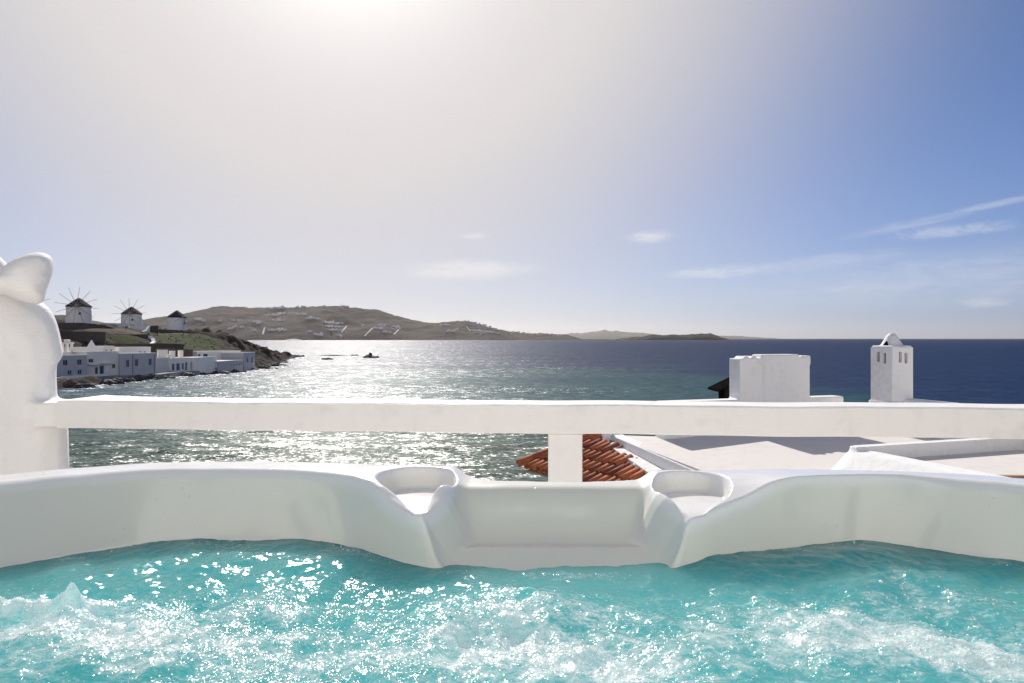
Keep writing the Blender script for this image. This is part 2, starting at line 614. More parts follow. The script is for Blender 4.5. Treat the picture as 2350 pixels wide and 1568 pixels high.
t.put(b.inputs["Roughness"], t.mapr(ff, 0, 1, 0.07, 0.28))
b.subsurface_method = "BURLEY"
t.put(b.inputs["Subsurface Weight"], t.math("SUBTRACT", 1.0, t.math("MULTIPLY", ff, 0.85)))
b.inputs["Subsurface Radius"].default_value = (0.06, 0.22, 0.22)
b.inputs["Subsurface Scale"].default_value = 1.0
vo = t.n("ShaderNodeTexVoronoi", feature="SMOOTH_F1")
t.put(vo.inputs["Vector"], t.vmath("ADD", co, t.scale(t.noise(co, 40, 2, 0.5, 0, True), (0.012, 0.012, 0.012))))
vo.inputs["Scale"].default_value = 260
vo.inputs["Smoothness"].default_value = 0.3
bub = t.math("MULTIPLY", t.mapr(vo.outputs["Distance"], 0.0, 0.6, 1.0, 0.0), t.mapr(fo, 0.05, 0.5, 0.12, 1.0))
hh = t.math("ADD", t.math("MULTIPLY", bub, 0.8), t.math("MULTIPLY", t.noise(co, 120, 4, 0.6), 0.7))
t.put(b.inputs["Normal"], t.bump(hh, 0.0012, 0.8))
M["tubwater"] = m

# ------------------------------------------------------------------ sea
mesh_obj("sea", [(-24000, -400, 0), (24000, -400, 0), (24000, 23500, 0), (-24000, 23500, 0)], [(0, 1, 2, 3)], M["sea"])
tag(bpy.data.objects["sea"], "glittering blue and green sea reaching to the horizon", kind="structure")

# ------------------------------------------------------------------ hills across the bay
HX = [-5200, -3600, -2900, -2560, -2330, -2150, -1970, -1800, -1600, -1400, -1130, -1010, -890, -790, -690, -590, -510, -395, -295, -220, -100, 15, 220, 370, 430, 470]


def ridge_profile():
    pts = [(-700, 745), (-300, 735), (0, 722), (137, 722), (200, 742), (250, 746), (330, 735), (380, 728), (440, 715), (505, 702),
           (560, 705), (620, 706), (700, 705), (790, 703), (830, 708), (870, 711), (905, 724), (940, 733), (975, 740), (1000, 742),
           (1040, 738), (1075, 737), (1100, 745), (1140, 755), (1180, 764), (1250, 766), (1300, 768), (1322, 774), (1334, 780), (1500, 784)]
    d = 4600.0
    return np.array([[X(a, d), (777 - b) * S * d + EYE] for a, b in pts])


rp = ridge_profile()
hx = np.linspace(-5400, 640, 620)
hy = np.linspace(3940, 5400, 130)
rh = np.interp(hx, rp[:, 0], rp[:, 1])
GX, GY = np.meshgrid(hx, hy, indexing="ij")
tt = (GY - 3990 - 40 * np.sin(GX / 170.0) - 25 * np.sin(GX / 61.0)) / 610.0
prof = np.where(tt < 1, np.clip(tt, -0.2, 1), 1 - 0.5 * (tt - 1))
prof = np.where(prof > 0, np.clip(prof, 0, 1) ** 0.85, prof)
n1 = fft_noise(620, 130, 9.75, 11.2, 60, 700, 0.9, 3)
n2 = fft_noise(620, 130, 9.75, 11.2, 22, 120, 0.6, 4)
env = np.clip(prof, 0, 1)
HZ = rh[:, None] * prof + (n1 * 9 * np.sin(np.pi * np.clip(env, 0, 1)) + n2 * 1.6 * env) * np.clip(rh[:, None] / 90, 0.05, 1)
HZ = np.where(tt <= 0.0, -2 + tt * 20, np.maximum(HZ, 1.5 + n2 * 1.0))
hill = grid_mesh("hills", np.stack([GX, GY, HZ], -1), M["hill"])
tag(hill, "long brown hill with scattered white houses across the bay", kind="structure")


def hill_z(x, y):
    i = (x - hx[0]) / (hx[1] - hx[0])
    j = (y - hy[0]) / (hy[1] - hy[0])
    i0, j0 = int(np.clip(i, 0, len(hx) - 2)), int(np.clip(j, 0, len(hy) - 2))
    a, c = i - i0, j - j0
    return (HZ[i0, j0] * (1 - a) * (1 - c) + HZ[i0 + 1, j0] * a * (1 - c) + HZ[i0, j0 + 1] * (1 - a) * c + HZ[i0 + 1, j0 + 1] * a * c)


def hill_hit(px, py):
    for d in np.arange(3990, 4640, 6.0):
        z = EYE - (py - 777) * S * d
        if hill_z(X(px, d), d) >= z:
            return X(px, d), d
    return X(px, 4600), 4600.0


def islet(name, prof_px, d, width, mat, label, seed, rough):
    pp = np.array([[X(a, d), (777 - b_) * S * d + EYE] for a, b_ in prof_px])
    nx, ny = 180, 34
    xs = np.linspace(pp[0, 0] - 20, pp[-1, 0] + 20, nx)
    ys = np.linspace(-1, 1, ny)
    r = np.interp(xs, pp[:, 0], pp[:, 1])
    A, B = np.meshgrid(xs, ys, indexing="ij")
    nz = fft_noise(nx, ny, xs[1] - xs[0], width * 2 / ny, rough * 1.5, rough * 18, 0.7, seed)
    Z = (r[:, None] + rough * 0.35 * nz) * np.clip(1 - B * B, 0, 1) ** 0.6 - 3
    o = grid_mesh(name, np.stack([A, d + B * width, Z], -1), mat)
    tag(o, label, kind="structure")


islet("island", [(1425, 778), (1440, 775), (1480, 771), (1500, 768), (1520, 768), (1560, 768), (1580, 767), (1605, 765), (1630, 766), (1643, 769), (1655, 775), (1664, 778)],
      4300, 110, M["hill"], "low rocky islet on the horizon", 11, 7.0)
islet("island", [(1255, 779), (1280, 770), (1310, 766), (1330, 766), (1362, 762), (1385, 759), (1420, 762), (1460, 764), (1500, 768), (1560, 776)],
      19500, 1300, M["hill"], "pale hazy island far beyond the bay", 12, 30.0)
islet("island", [(1600, 779), (1650, 771), (1690, 772), (1740, 775), (1790, 779)],
      20500, 1000, M["hill"], "faint low island behind the rocky islet", 13, 20.0)

# houses on the hill (tiny in the photograph)
def one_box(name, bx, mat):
    bm = bmesh.new()
    bm_box(bm, *bx)
    me = bpy.data.meshes.new(name)
    bmesh.ops.recalc_face_normals(bm, faces=bm.faces[:])
    bm.to_mesh(me)
    bm.free()
    me.materials.append(mat)
    return me


HH = one_box("hill_house", (-6, 6, -4, 4, -4, 5), M["far_white"])
WINGS = [[], [one_box("wing", (6.01, 14, -3, 4, -4, 3.4), M["far_white"])],
         [one_box("wing", (-13, -6.01, -4, 2, -4, 4), M["far_white"]), one_box("upper_room", (-3, 5, -2, 4, 5.01, 8), M["far_white"])],
         [one_box("wing", (-15, -6.01, -3.5, 3.5, -4, 6.5), M["far_white"]), one_box("wing", (6.01, 17, -3.5, 3.5, -4, 4), M["far_white"])]]
WORDS = ["plain cube-shaped", "low one-winged", "stepped", "wide two-winged"]
HW = [one_box("window", (x - 0.8, x + 0.8, -4.12, -3.95, 1.0, 3.4), M["glass"]) for x in (-3.4, 3.4)]
clusters = [
    ("white house alone on the hill slope left of the main village", [(320, 125), (335, 133), (430, 135), (440, 195), (300, 128)]),
    ("white house in the row on the left half of the far hill", [(500, 133), (525, 133), (545, 135), (480, 178), (510, 168), (540, 168), (580, 172), (495, 175)]),
    ("white house of the terraced pair low on the hill", [(620, 140), (640, 145), (615, 188)]),
    ("white house in the hamlet under the hilltop", [(670, 107), (690, 103), (710, 106), (728, 104), (748, 97), (772, 96), (800, 97), (815, 93), (834, 96), (856, 102), (872, 100), (884, 102), (704, 130), (722, 133), (740, 130), (760, 133)]),
    ("white house in the stepped cluster at the middle of the hill", [(908, 122), (922, 120), (940, 122), (958, 125), (985, 141), (1000, 144), (1015, 146), (1030, 146), (1045, 149), (1062, 147), (1078, 150), (990, 163), (1005, 165), (1022, 165), (1040, 167), (1060, 168), (1075, 166), (1012, 183), (1030, 182), (1050, 185), (1070, 184)]),
    ("white house in the row just above the far shore", [(690, 183), (706, 183), (722, 184), (740, 182), (758, 184), (775, 184), (900, 195), (912, 192), (952, 208), (968, 210), (1060, 212)]),
    ("white house in the cluster right of the pale tracks", [(1268, 158), (1285, 158), (1305, 161), (1270, 174), (1290, 175), (1310, 195), (1328, 196), (1350, 180), (1368, 178), (1362, 166), (1378, 168)]),
    ("white house in the village over the right end of the hill", [(1605, 160), (1622, 159), (1645, 159), (1640, 190), (1660, 190), (1680, 186), (1695, 184), (1715, 141), (1735, 138), (1755, 137), (1775, 144), (1792, 149), (1812, 153), (1835, 158), (1765, 184), (1780, 186), (1795, 189), (1812, 188), (1830, 191), (1848, 194), (1866, 196), (1885, 199), (1905, 201), (1845, 166), (1870, 172), (1890, 178), (1790, 200), (1830, 204)]),
    ("white house on the low point at the end of the hill", [(2005, 199), (2022, 198), (2050, 198), (2072, 203), (2100, 205), (2125, 206), (2150, 207), (2175, 208), (2200, 208), (2235, 213), (1980, 205)]),
    ("house on the crest of the far hill", [(705, 70), (730, 66), (760, 65), (845, 60), (870, 60), (905, 58), (985, 56), (1090, 57), (1110, 58)]),
]
k = 0
for lab, pts in clusters:
    for (cx, cy) in pts:
        px, py = 321 + cx * 0.4297, 679.3 + cy * 0.4297
        x, d = hill_hit(px, py)
        o = bpy.data.objects.new("hill_house", HH)
        o.location = (x, d, hill_z(x, d) + 1.0)
        o.rotation_euler = (0, 0, random.uniform(-0.5, 0.5))
        sc_ = random.uniform(1.15, 1.75)
        o.scale = (sc_, sc_, sc_ * random.uniform(0.8, 1.05))
        link(o)
        kd = (k * 7 + k // 3) % 4
        tag(o, WORDS[kd] + " " + lab, "house", "white houses on the hill across the bay")
        for me_ in HW:
            link(bpy.data.objects.new("window", me_), o)
        for me_ in WINGS[kd]:
            link(bpy.data.objects.new(me_.name.split(".")[0], me_), o)
        k += 1
# pale tracks up the slope
for i, (a, b_, wd) in enumerate([((667, 170), (656, 206), 9), ((1106, 160), (1076, 196), 6), ((1242, 174), (1200, 216), 7), ((1391, 172), (1358, 206), 6),
                            ((1199, 153), (1180, 165), 5), ((436, 190), (416, 208), 6), ((1060, 205), (1078, 218), 5), ((1700, 175), (1650, 196), 4), ((1745, 165), (1765, 190), 4)]):
    L, Rr = [], []
    vs, fs = [], []
    for j in range(9):
        q = j / 8
        x, d = hill_hit(321 + (a[0] * (1 - q) + b_[0] * q) * 0.4297, 679.3 + (a[1] * (1 - q) + b_[1] * q) * 0.4297)
        wd_ = wd * .6
        vs += [(x - wd_, d, hill_z(x - wd_, d) + 1.2), (x + wd_, d, hill_z(x + wd_, d) + 1.2),
               (x - wd_, d, hill_z(x - wd_, d) - 2), (x + wd_, d, hill_z(x + wd_, d) - 2)]
        if j:
            p_, c_ = (j - 1) * 4, j * 4
            fs += [(p_, p_ + 1, c_ + 1, c_), (p_, c_, c_ + 2, p_ + 2), (p_ + 1, p_ + 3, c_ + 3, c_ + 1)]
    o = mesh_obj("hill_track", vs, fs, M["path"])
    tag(o, "pale track climbing the slope across the bay", kind="structure")
x, d = hill_hit(781, 706)
bm = bmesh.new()
bm_box(bm, -0.7, 0.7, -0.7, 0.7, -3, 26)
mast = bm_obj("radio_mast", bm, M["spar"], loc=(x, d, hill_z(x, d)))
for z in (9, 15, 21):
    bm = bmesh.new()
    bm_box(bm, -2.2, 2.2, -0.75, 0.75, z, z + 0.7)
    bm_obj("crossarm", bm, M["spar"], mast)
tag(mast, "thin radio mast on top of the far hill", "mast")

# ------------------------------------------------------------------ headland with the windmills
coast = [(140, 127), (250, 152), (330, 166), (400, 178), (500, 189), (560, 203), (600, 222), (625, 245), (650, 285), (668, 330), (690, 375)]
coast = [(X(a, d), d) for a, d in coast]
poly_c = [(-190, 60), (-140, 88), (-105, 112)] + coast + [(-128, 395), (-165, 390), (-215, 330), (-260, 240), (-300, 120), (-260, 60)]
hgx = np.arange(-262, -62, 0.8)
hgy = np.arange(92, 402, 0.9)
AX, AY = np.meshgrid(hgx, hgy, indexing="ij")
SD = sd_poly(AX, AY, poly_c)
ctrl = [  # (px, d, z)
    (140, 150, 1.5), (200, 160, 1.5), (270, 170, 1.5), (360, 182, 1.6), (430, 192, 1.6), (500, 200, 1.5), (570, 214, 1.7), (140, 175, 3.5), (210, 178, 4), (260, 184, 4.5),
    (140, 192, 8.2), (200, 192, 8.2), (240, 194, 8.0), (300, 195, 7.6), (345, 198, 7.0), (400, 203, 5.2), (460, 208, 4.6), (530, 222, 4.2),
    (140, 203, 12.5), (200, 203, 12.4), (240, 204, 12.0), (300, 206, 11.0), (340, 208, 10.2),
    (140, 213, 14.6), (181, 216, 14.8), (215, 220, 14.8), (250, 232, 14.4), (302, 250, 14.2), (330, 244, 13.0), (360, 236, 11.8), (400, 236, 11.4), (440, 240, 11.0),
    (406, 256, 12.9), (440, 258, 12.6), (480, 256, 10.9), (500, 245, 10.2), (545, 272, 10.2), (555, 285, 9.4), (520, 250, 9.0), (575, 285, 6.6), (590, 300, 6.2), (610, 310, 4.6), (640, 335, 2.6), (660, 352, 2.0), (672, 362, 1.2),
    (90, 185, 13.5), (40, 190, 14), (-100, 200, 14), (60, 150, 3), (-60, 150, 4),
    (300, 300, 12), (400, 310, 9), (200, 300, 12), (100, 280, 13), (500, 320, 6),
]
cp = np.array([[X(a, d), d, z] for a, d, z in ctrl] + [[p_[0], p_[1], 0.1] for p_ in coast])
D = np.hypot(cp[:, None, 0] - cp[None, :, 0], cp[:, None, 1] - cp[None, :, 1])
wts = np.linalg.solve(D + np.eye(len(cp)) * 0.4, cp[:, 2] - 5)
HZ2 = np.full(AX.shape, 5.0)
for i in range(len(cp)):
    HZ2 += wts[i] * np.hypot(AX - cp[i, 0], AY - cp[i, 1])
na = fft_noise(*AX.shape, 0.8, 0.9, 2.0, 9, 0.5, 21)
nb = fft_noise(*AX.shape, 0.8, 0.9, 5.0, 30, 0.8, 22)


def blob(px, d, rx, ry):
    return np.exp(-(((AX - X(px, d)) / rx) ** 2 + ((AY - d) / ry) ** 2))


grass = np.clip(1.1 * blob(415, 224, 12, 15) + 0.7 * blob(455, 236, 6, 10) + 0.8 * blob(300, 201, 12, 4.0), 0, 1)
earth = np.clip(1.0 * blob(160, 207, 14, 6) + 1.0 * blob(300, 212, 14, 5) + 0.8 * blob(400, 237, 14, 6) + 0.7 * blob(300, 192, 16, 3), 0, 1)
built = np.clip(sum(blob(px, d, 9, 9) for px, d in ((150, 160), (210, 166), (280, 176), (340, 186), (400, 194), (470, 204), (540, 216))), 0, 1)
rocky = np.clip(1 - grass - 0.8 * earth - built, 0.05, 1)
HZ2 = HZ2 + (rocky * (0.30 * na + 0.38 * nb) - 0.25 * rocky) * np.clip(np.abs(HZ2) * 0.25 + 0.2, 0.2, 1.0) * (1 + 1.3 * sstep(238, 275, AY)) + 0.10 * nb
inl = np.clip(-SD / 5.0, -1, 1)
shore_h = (np.maximum(na, -0.6) * 0.35 + 0.25 * nb) * np.where(AY > 225, 1.6, 1.0)
HZ2 = np.where(inl > 0, np.maximum(HZ2, 0.2) * sstep(0, 1, inl) + shore_h * sstep(0, 0.4, inl) * (1 - sstep(0.6, 1, inl)) , -3.0 + 3.0 * (1 + inl) + shore_h * 0.3 - 0.3)
head = grid_mesh("headland", np.stack([AX, AY, HZ2], -1), M["headland"], attrs={"grass": grass, "earth": earth}, mask=(SD[:-1, :-1] < 14))
tag(head, "rocky headland with a green slope under the windmills", kind="structure")


def head_z(x, y):
    i = int(np.clip((x - hgx[0]) / 0.8, 0, len(hgx) - 2))
    j = int(np.clip((y - hgy[0]) / 0.9, 0, len(hgy) - 2))
    return float(HZ2[i:i + 2, j:j + 2].mean())


# grass tufts and low scrub on the slope
bm = bmesh.new()
cnt = 0
for _ in range(9000):
    i, j = rng.integers(0, AX.shape[0]), rng.integers(0, AX.shape[1])
    if SD[i, j] > -3 or rng.random() > grass[i, j] * 0.9 + 0.02 * rocky[i, j]:
        continue
    x, y, z = AX[i, j] + rng.uniform(-.4, .4), AY[i, j] + rng.uniform(-.4, .4), HZ2[i, j]
    h = rng.uniform(0.15, 0.45)
    for q in range(5):
        a_ = rng.uniform(0, 6.28)
        r_ = rng.uniform(0.1, 0.4)
        p0 = (x + r_ * math.cos(a_), y + r_ * math.sin(a_), z - 0.1)
        p1 = (x + r_ * math.cos(a_ + 1.4), y + r_ * math.sin(a_ + 1.4), z - 0.1)
        p2 = (x + 1.3 * r_ * math.cos(a_ + .7), y + 1.3 * r_ * math.sin(a_ + .7), z + h)
        bm.faces.new([bm.verts.new(p0), bm.verts.new(p1), bm.verts.new(p2)])
    cnt += 1
gm = plain("grass_tufts", (0.045, 0.075, 0.008), 0.9, 0.5, 0.4)
o = bm_obj("grass", bm, gm)
tag(o, "green grass and scrub on the slope below the right windmill", "grass", kind="stuff")


# ------------------------------------------------------------------ windmills
def copy_tree(o, parent=None):
    c = o.copy()
    COL.objects.link(c)
    if parent is not None:
        c.parent = parent
    for ch in list(o.children):
        copy_tree(ch, c)
    return c


def make_windmill(loc, face, nspar, scale, label, roll=0.0, spar_len=5.9):
    """face: compass turn of the sail wheel (0 = towards the camera, + = to the right)"""
    root = empty("windmill", loc, face)
    root.scale = (scale,) * 3
    tag(root, label, "windmill", "thatched windmills on the headland")
    N = 28
    bm = bmesh.new()
    rings = []
    for z, r in ((-2.5, 3.66), (0, 3.58), (1.8, 3.52), (3.6, 3.46), (5.25, 3.43)):
        rings.append([bm.verts.new((r * (1 + .006 * math.sin(5 * a)) * math.cos(a), r * math.sin(a), z)) for a in [2 * math.pi * i / N for i in range(N)]])
    for a, b_ in zip(rings, rings[1:]):
        for i in range(N):
            bm.faces.new((a[i], a[(i + 1) % N], b_[(i + 1) % N], b_[i]))
    bm.faces.new(rings[-1])
    bm_obj("tower", bm, M["far_white"], root, True)
    bm = bmesh.new()
    rings = []
    for z, r in ((5.05, 3.46), (5.2, 3.66), (5.4, 3.55), (6.4, 2.30), (7.3, 1.15), (7.75, 0.5), (7.9, 0.18)):
        rings.append([bm.verts.new((r * (1 + random.uniform(-.025, .025)) * math.cos(a), r * (1 + random.uniform(-.025, .025)) * math.sin(a), z + random.uniform(-.06, .06))) for a in [2 * math.pi * i / N for i in range(N)]])
    for a, b_ in zip(rings, rings[1:]):
        for i in range(N):
            bm.faces.new((a[i], a[(i + 1) % N], b_[(i + 1) % N], b_[i]))
    bm.faces.new(rings[-1])
    bm.faces.new(rings[0][::-1])
    bm_obj("thatched_cap", bm, M["thatch"], root, True)
    hub = Vector((0, -4.3, 5.35))
    bm = bmesh.new()
    bmesh.ops.create_cone(bm, cap_ends=True, segments=10, radius1=0.26, radius2=0.2, depth=2.6)
    bmesh.ops.rotate(bm, verts=bm.verts, cent=(0, 0, 0), matrix=__import__("mathutils").Matrix.Rotation(R(90), 3, "X"))
    bmesh.ops.translate(bm, verts=bm.verts, vec=(0, -3.9, 5.35))
    bm_obj("axle", bm, M["spar"], root)
    for i in range(12):
        if i not in nspar:
            continue
        a = roll + 2 * math.pi * i / 12
        bm = bmesh.new()
        bmesh.ops.create_cone(bm, cap_ends=True, segments=6, radius1=0.085, radius2=0.05, depth=spar_len)
        bmesh.ops.translate(bm, verts=bm.verts, vec=(0, 0, spar_len / 2))
        bmesh.ops.rotate(bm, verts=bm.verts, cent=(0, 0, 0), matrix=__import__("mathutils").Matrix.Rotation(a, 3, "Y"))
        bmesh.ops.translate(bm, verts=bm.verts, vec=hub + Vector((0, random.uniform(-.15, .15), 0)))
        bm_obj("spar", bm, M["spar"], root)
    # small window and door let into the tower
    bm = bmesh.new()
    bm_box(bm, 0.45, 1.05, -3.55, -3.2, 2.6, 3.3)
    bm_obj("window", bm, M["glass"], root)
    bm = bmesh.new()
    bm_box(bm, -1.5, -0.6, -3.52, -3.1, -0.2, 1.7)
    return root


ALL = set(range(12))
make_windmill(P(181, 742, 215), R(24), ALL, 1.0, "largest thatched windmill with a full sail wheel, on the ridge beside the white pillar", R(9))
make_windmill((X(302, 253), 253, 13.9), R(20), ALL, 0.99, "thatched windmill with a full sail wheel, behind the low white courtyard house", R(-2), 5.8)
make_windmill((X(406, 258), 258, 12.9), R(62), {4, 5, 6, 8}, 0.97, "thatched windmill with only a few bare spars, above the green slope", R(8), 4.6)
make_windmill((X(66, 196), 196, 14.2), R(24), ALL, 1.0, "windmill hidden behind the white pillar with only spar tips showing", R(14), 6.2)


# ------------------------------------------------------------------ houses by the water
def facade_faces(bm, w, h, openings, depth, f):
    """front wall with real recessed openings; openings (x0, x1, z0, z1)"""
    xs = sorted({0.0, w, *[o[0] for o in openings], *[o[1] for o in openings]})
    zs = sorted({0.0, h, *[o[2] for o in openings], *[o[3] for o in openings]})
    for i in range(len(xs) - 1):
        for j in range(len(zs) - 1):
            mx, mz = (xs[i] + xs[i + 1]) / 2, (zs[j] + zs[j + 1]) / 2
            if any(o[0] < mx < o[1] and o[2] < mz < o[3] for o in openings):
                continue
            bm.faces.new([bm.verts.new(f(x, 0, z)) for x, z in ((xs[i], zs[j]), (xs[i + 1], zs[j]), (xs[i + 1], zs[j + 1]), (xs[i], zs[j + 1]))])
    for x0, x1, z0, z1 in openings:
        loop = [(x0, z0), (x1, z0), (x1, z1), (x0, z1)]
        for a in range(4):
            p_, q_ = loop[a], loop[(a + 1) % 4]
            bm.faces.new([bm.verts.new(f(p_[0], 0, p_[1])), bm.verts.new(f(p_[0], depth, p_[1])), bm.verts.new(f(q_[0], depth, q_[1])), bm.verts.new(f(q_[0], 0, q_[1]))])


def house(label, px0, d0, px1, d1, z0, z1, deep, wall, openings=(), parapet=0.35, roofmat=None, depth_dir=None):
    """flat-roofed house; the facade runs between two photo columns at given distances.
    openings: (u0, u1, v0, v1, kind) as fractions of the facade"""
    a, b_ = Vector((X(px0, d0), d0, 0)), Vector((X(px1, d1), d1, 0))
    w = (b_ - a).length
    ex = (b_ - a) / w
    ey = Vector((-ex.y, ex.x, 0))
    if ey.y < 0:
        ey = -ey
    h = z1 - z0
    root = empty("house", (a.x, a.y, z0), math.atan2(ex.y, ex.x))
    tag(root, label, "house", "houses along the headland shore")
    f = lambda x, y, z: (x, y, z)
    ops = [(u0 * w, u1 * w, v0 * h, v1 * h) for u0, u1, v0, v1, k_ in openings]
    bm = bmesh.new()
    facade_faces(bm, w, h, ops, 0.3, f)
    for q in (((w, 0, 0), (w, deep, 0), (w, deep, h), (w, 0, h)), ((0, deep, 0), (0, 0, 0), (0, 0, h), (0, deep, h)),
              ((w, deep, 0), (0, deep, 0), (0, deep, h), (w, deep, h))):
        bm.faces.new([bm.verts.new(p_) for p_ in q])
    bm.faces.new([bm.verts.new(p_) for p_ in ((0, 0, -3), (w, 0, -3), (w, 0, 0), (0, 0, 0))])
    bmesh.ops.remove_doubles(bm, verts=bm.verts, dist=1e-4)
    bm_obj("wall", bm, M[wall], root)
    bm = bmesh.new()
    t_ = 0.28
    # deck with a raised rim, one connected piece
    lo_, rim_, dk_ = h + .002, h + .15, h + .02
    R0 = [(-.05, -.05), (w + .05, -.05), (w + .05, deep + .05), (-.05, deep + .05)]
    R1 = [(t_, t_), (w - t_, t_), (w - t_, deep - t_), (t_, deep - t_)]
    L0 = [bm.verts.new((*q_, lo_)) for q_ in R0]
    L1 = [bm.verts.new((*q_, rim_)) for q_ in R0]
    L2 = [bm.verts.new((*q_, rim_)) for q_ in R1]
    L3 = [bm.verts.new((*q_, dk_)) for q_ in R1]
    for A_, B_ in ((L0, L1), (L1, L2), (L2, L3)):
        for i in range(4):
            bm.faces.new((A_[i], A_[(i + 1) % 4], B_[(i + 1) % 4], B_[i]))
    bm.faces.new(L3)
    bm.faces.new(L0[::-1])
    bm_obj("roof", bm, M[roofmat or "far_white"], root)
    for (u0, u1, v0, v1, k_), (x0, x1, zz0, zz1) in zip(openings, ops):
        if k_ == "door" or k_ == "green":
            bm = bmesh.new()
            bm_box(bm, x0 + .02, x1 - .02, .22, .3, zz0, zz1 - .02)
            d_ = bm_obj("door", bm, M["green_door" if k_ == "green" else "shutter"], root)
            bm = bmesh.new()
            bm_box(bm, x1 - .25, x1 - .15, .15, .215, (zz0 + zz1) / 2 - .1, (zz0 + zz1) / 2 + .1)
            bm_obj("handle", bm, M["frame"], d_)
        else:
            mat = {"win": M["glass"], "shut": M["shutter"], "brown": M["brown"]}[k_]
            bm = bmesh.new()
            fw = 0.08
            ww, wh_ = x1 - x0, zz1 - zz0
            facade_faces(bm, ww, wh_, [(fw, ww / 2 - .03, fw, wh_ - fw), (ww / 2 + .03, ww - fw, fw, wh_ - fw)], .10,
                         lambda x, y, z, x0=x0, zz0=zz0: (x0 + x, .16 + y, zz0 + z))
            bmesh.ops.remove_doubles(bm, verts=bm.verts, dist=1e-4)
            wi = bm_obj("window", bm, M["frame" if k_ == "win" else "shutter"], root)
            bm = bmesh.new()
            bm_box(bm, x0 + .01, x1 - .01, .27, .3, zz0 + .01, zz1 - .01)
            bm_obj("pane", bm, mat, wi)
    root["wh"] = (w, h, deep)
    return root


def zp(py, d):
    return EYE - (py - 777) * S * d


def add_part(root, name, boxes, mat, bevel=0.0):
    bm = bmesh.new()
    for bx in boxes:
        bm_box(bm, *bx, bevel=bevel)
    return bm_obj(name, bm, M[mat], root)


# back row first
hA = house("blue-washed two-storey house with four small windows, nearest the white pillar", 96, 146, 199, 155, 1.3, zp(817, 151), 9, "far_blue",
           [(.46, .57, .56, .82, "win"), (.78, .89, .56, .82, "win"), (.56, .66, .12, .34, "win"), (.79, .89, .12, .34, "win")], roofmat="far_white")
hB = house("cream house with a dark teal door under a small arched hood", 199.5, 157, 275, 163, 1.3, zp(808, 160), 9, "far_cream",
           [(.05, .20, .56, .72, "win"), (.38, .51, .05, .42, "green"), (.24, .33, .08, .36, "brown"), (.76, .86, .30, .47, "brown")])
w_, h_, dp_ = hB["wh"]
add_part(hB, "balcony_wall", [(.02 * w_, .335 * w_, -1.0, -.01, .46 * h_, .50 * h_)], "far_white", .05)
add_part(hB, "hood", [(.34 * w_, .68 * w_, -1.0, -.01, .50 * h_ + .01, .55 * h_)], "far_white", .05)
hC = house("large blue-grey house with three tall shuttered windows", 275.5, 162, 359, 168, 1.4, zp(812, 165), 9, "far_blue",
           [(.16, .25, .36, .70, "shut"), (.40, .49, .40, .73, "shut"), (.78, .87, .42, .74, "shut")], roofmat="far_cream")
for q_ in (.33, .93):
    add_part(hC, "drainpipe", [(q_ * hC["wh"][0], q_ * hC["wh"][0] + .12, -.14, -.02, 0, hC["wh"][1] - .1)], "shutter")
hD = house("white upper house with two small windows behind the large blue-grey house", 274, 176, 346, 181, 4.0, zp(798, 178), 6, "far_white",
           [(.62, .70, .45, .72, "win"), (.77, .85, .45, .72, "win")])
add_part(hD, "stair_wall", [(-1.4, -.02, -1.5, 2, 0, hD["wh"][1] * .7)], "far_cream")
hE = house("white box-shaped room with tiny windows in the back row", 238, 174, 262, 176, 4.0, zp(795.5, 175), 5, "far_white",
           [(.15, .35, .62, .80, "win"), (.62, .82, .62, .80, "win")])
hF = house("long low white house behind the blue-washed two-storey house", 150, 166, 237, 172, 4.0, zp(798.5, 169), 6, "far_white", [(.22, .29, .5, .68, "win")])
w_, h_, dp_ = hF["wh"]
bm = bmesh.new()
v0 = [bm.verts.new((.78 * w_ + x, 3 + y, h_ + .15)) for x, y in ((-.8, -.8), (.8, -.8), (.8, .8), (-.8, .8))]
ap = [bm.verts.new((.78 * w_ + x * .12, 3 + y * .12, h_ + 1.9)) for x, y in ((-.8, -.8), (.8, -.8), (.8, .8), (-.8, .8))]
for i in range(4):
    bm.faces.new((v0[i], v0[(i + 1) % 4], ap[(i + 1) % 4], ap[i]))
bm.faces.new(ap)
bm_obj("chimney", bm, M["far_white"], hF)
# little belfry by the pillar
bel = empty("belfry", (X(154, 160), 160, 4.0), .1)
tag(bel, "small open white belfry on the roofs next to the white pillar", "belfry")
zt = zp(786, 160) - 4.0
add_part(bel, "base", [(-1.2, 1.2, -1, 1, 0, zt - 2.2)], "far_white")
for sx in (-1.0, -.0, 1.0):
    add_part(bel, "column", [(sx - .17, sx + .17, -.4, .4, zt - 2.19, zt - .4)], "far_white")
add_part(bel, "top_slab", [(-1.3, 1.3, -.6, .6, zt - .39, zt)], "far_white", .05)
add_part(bel, "finial", [(-.6, .6, -.4, .4, zt + .01, zt + .7)], "far_white", .2)

hG = house("low white house with grey double doors beside the gap in the sea wall", 360.5, 176, 392, 181, 1.4, zp(823, 178), 8, "far_cream", [])
hH = house("white house with tall grey-shuttered doors and two square chimneys", 392.5, 180, 446, 187, 1.4, zp(823, 183), 9, "far_white",
           [(.04, .15, .02, .58, "shut"), (.22, .38, .02, .60, "shut"), (.46, .55, .08, .60, "shut"), (.60, .70, .02, .66, "door"), (.84, .97, .02, .70, "brown")])
w_, h_, dp_ = hH["wh"]
add_part(hH, "chimney", [(.50 * w_, .50 * w_ + 1.1, 4, 5.1, h_, h_ + 2.0)], "far_white", .06)
add_part(hH, "chimney", [(.86 * w_, .86 * w_ + 1.0, 4, 5.0, h_, h_ + 2.1)], "far_white", .06)
add_part(hH, "chimney", [(.02 * w_, .02 * w_ + .9, 1, 1.9, h_, h_ + 1.1)], "far_white", .06)
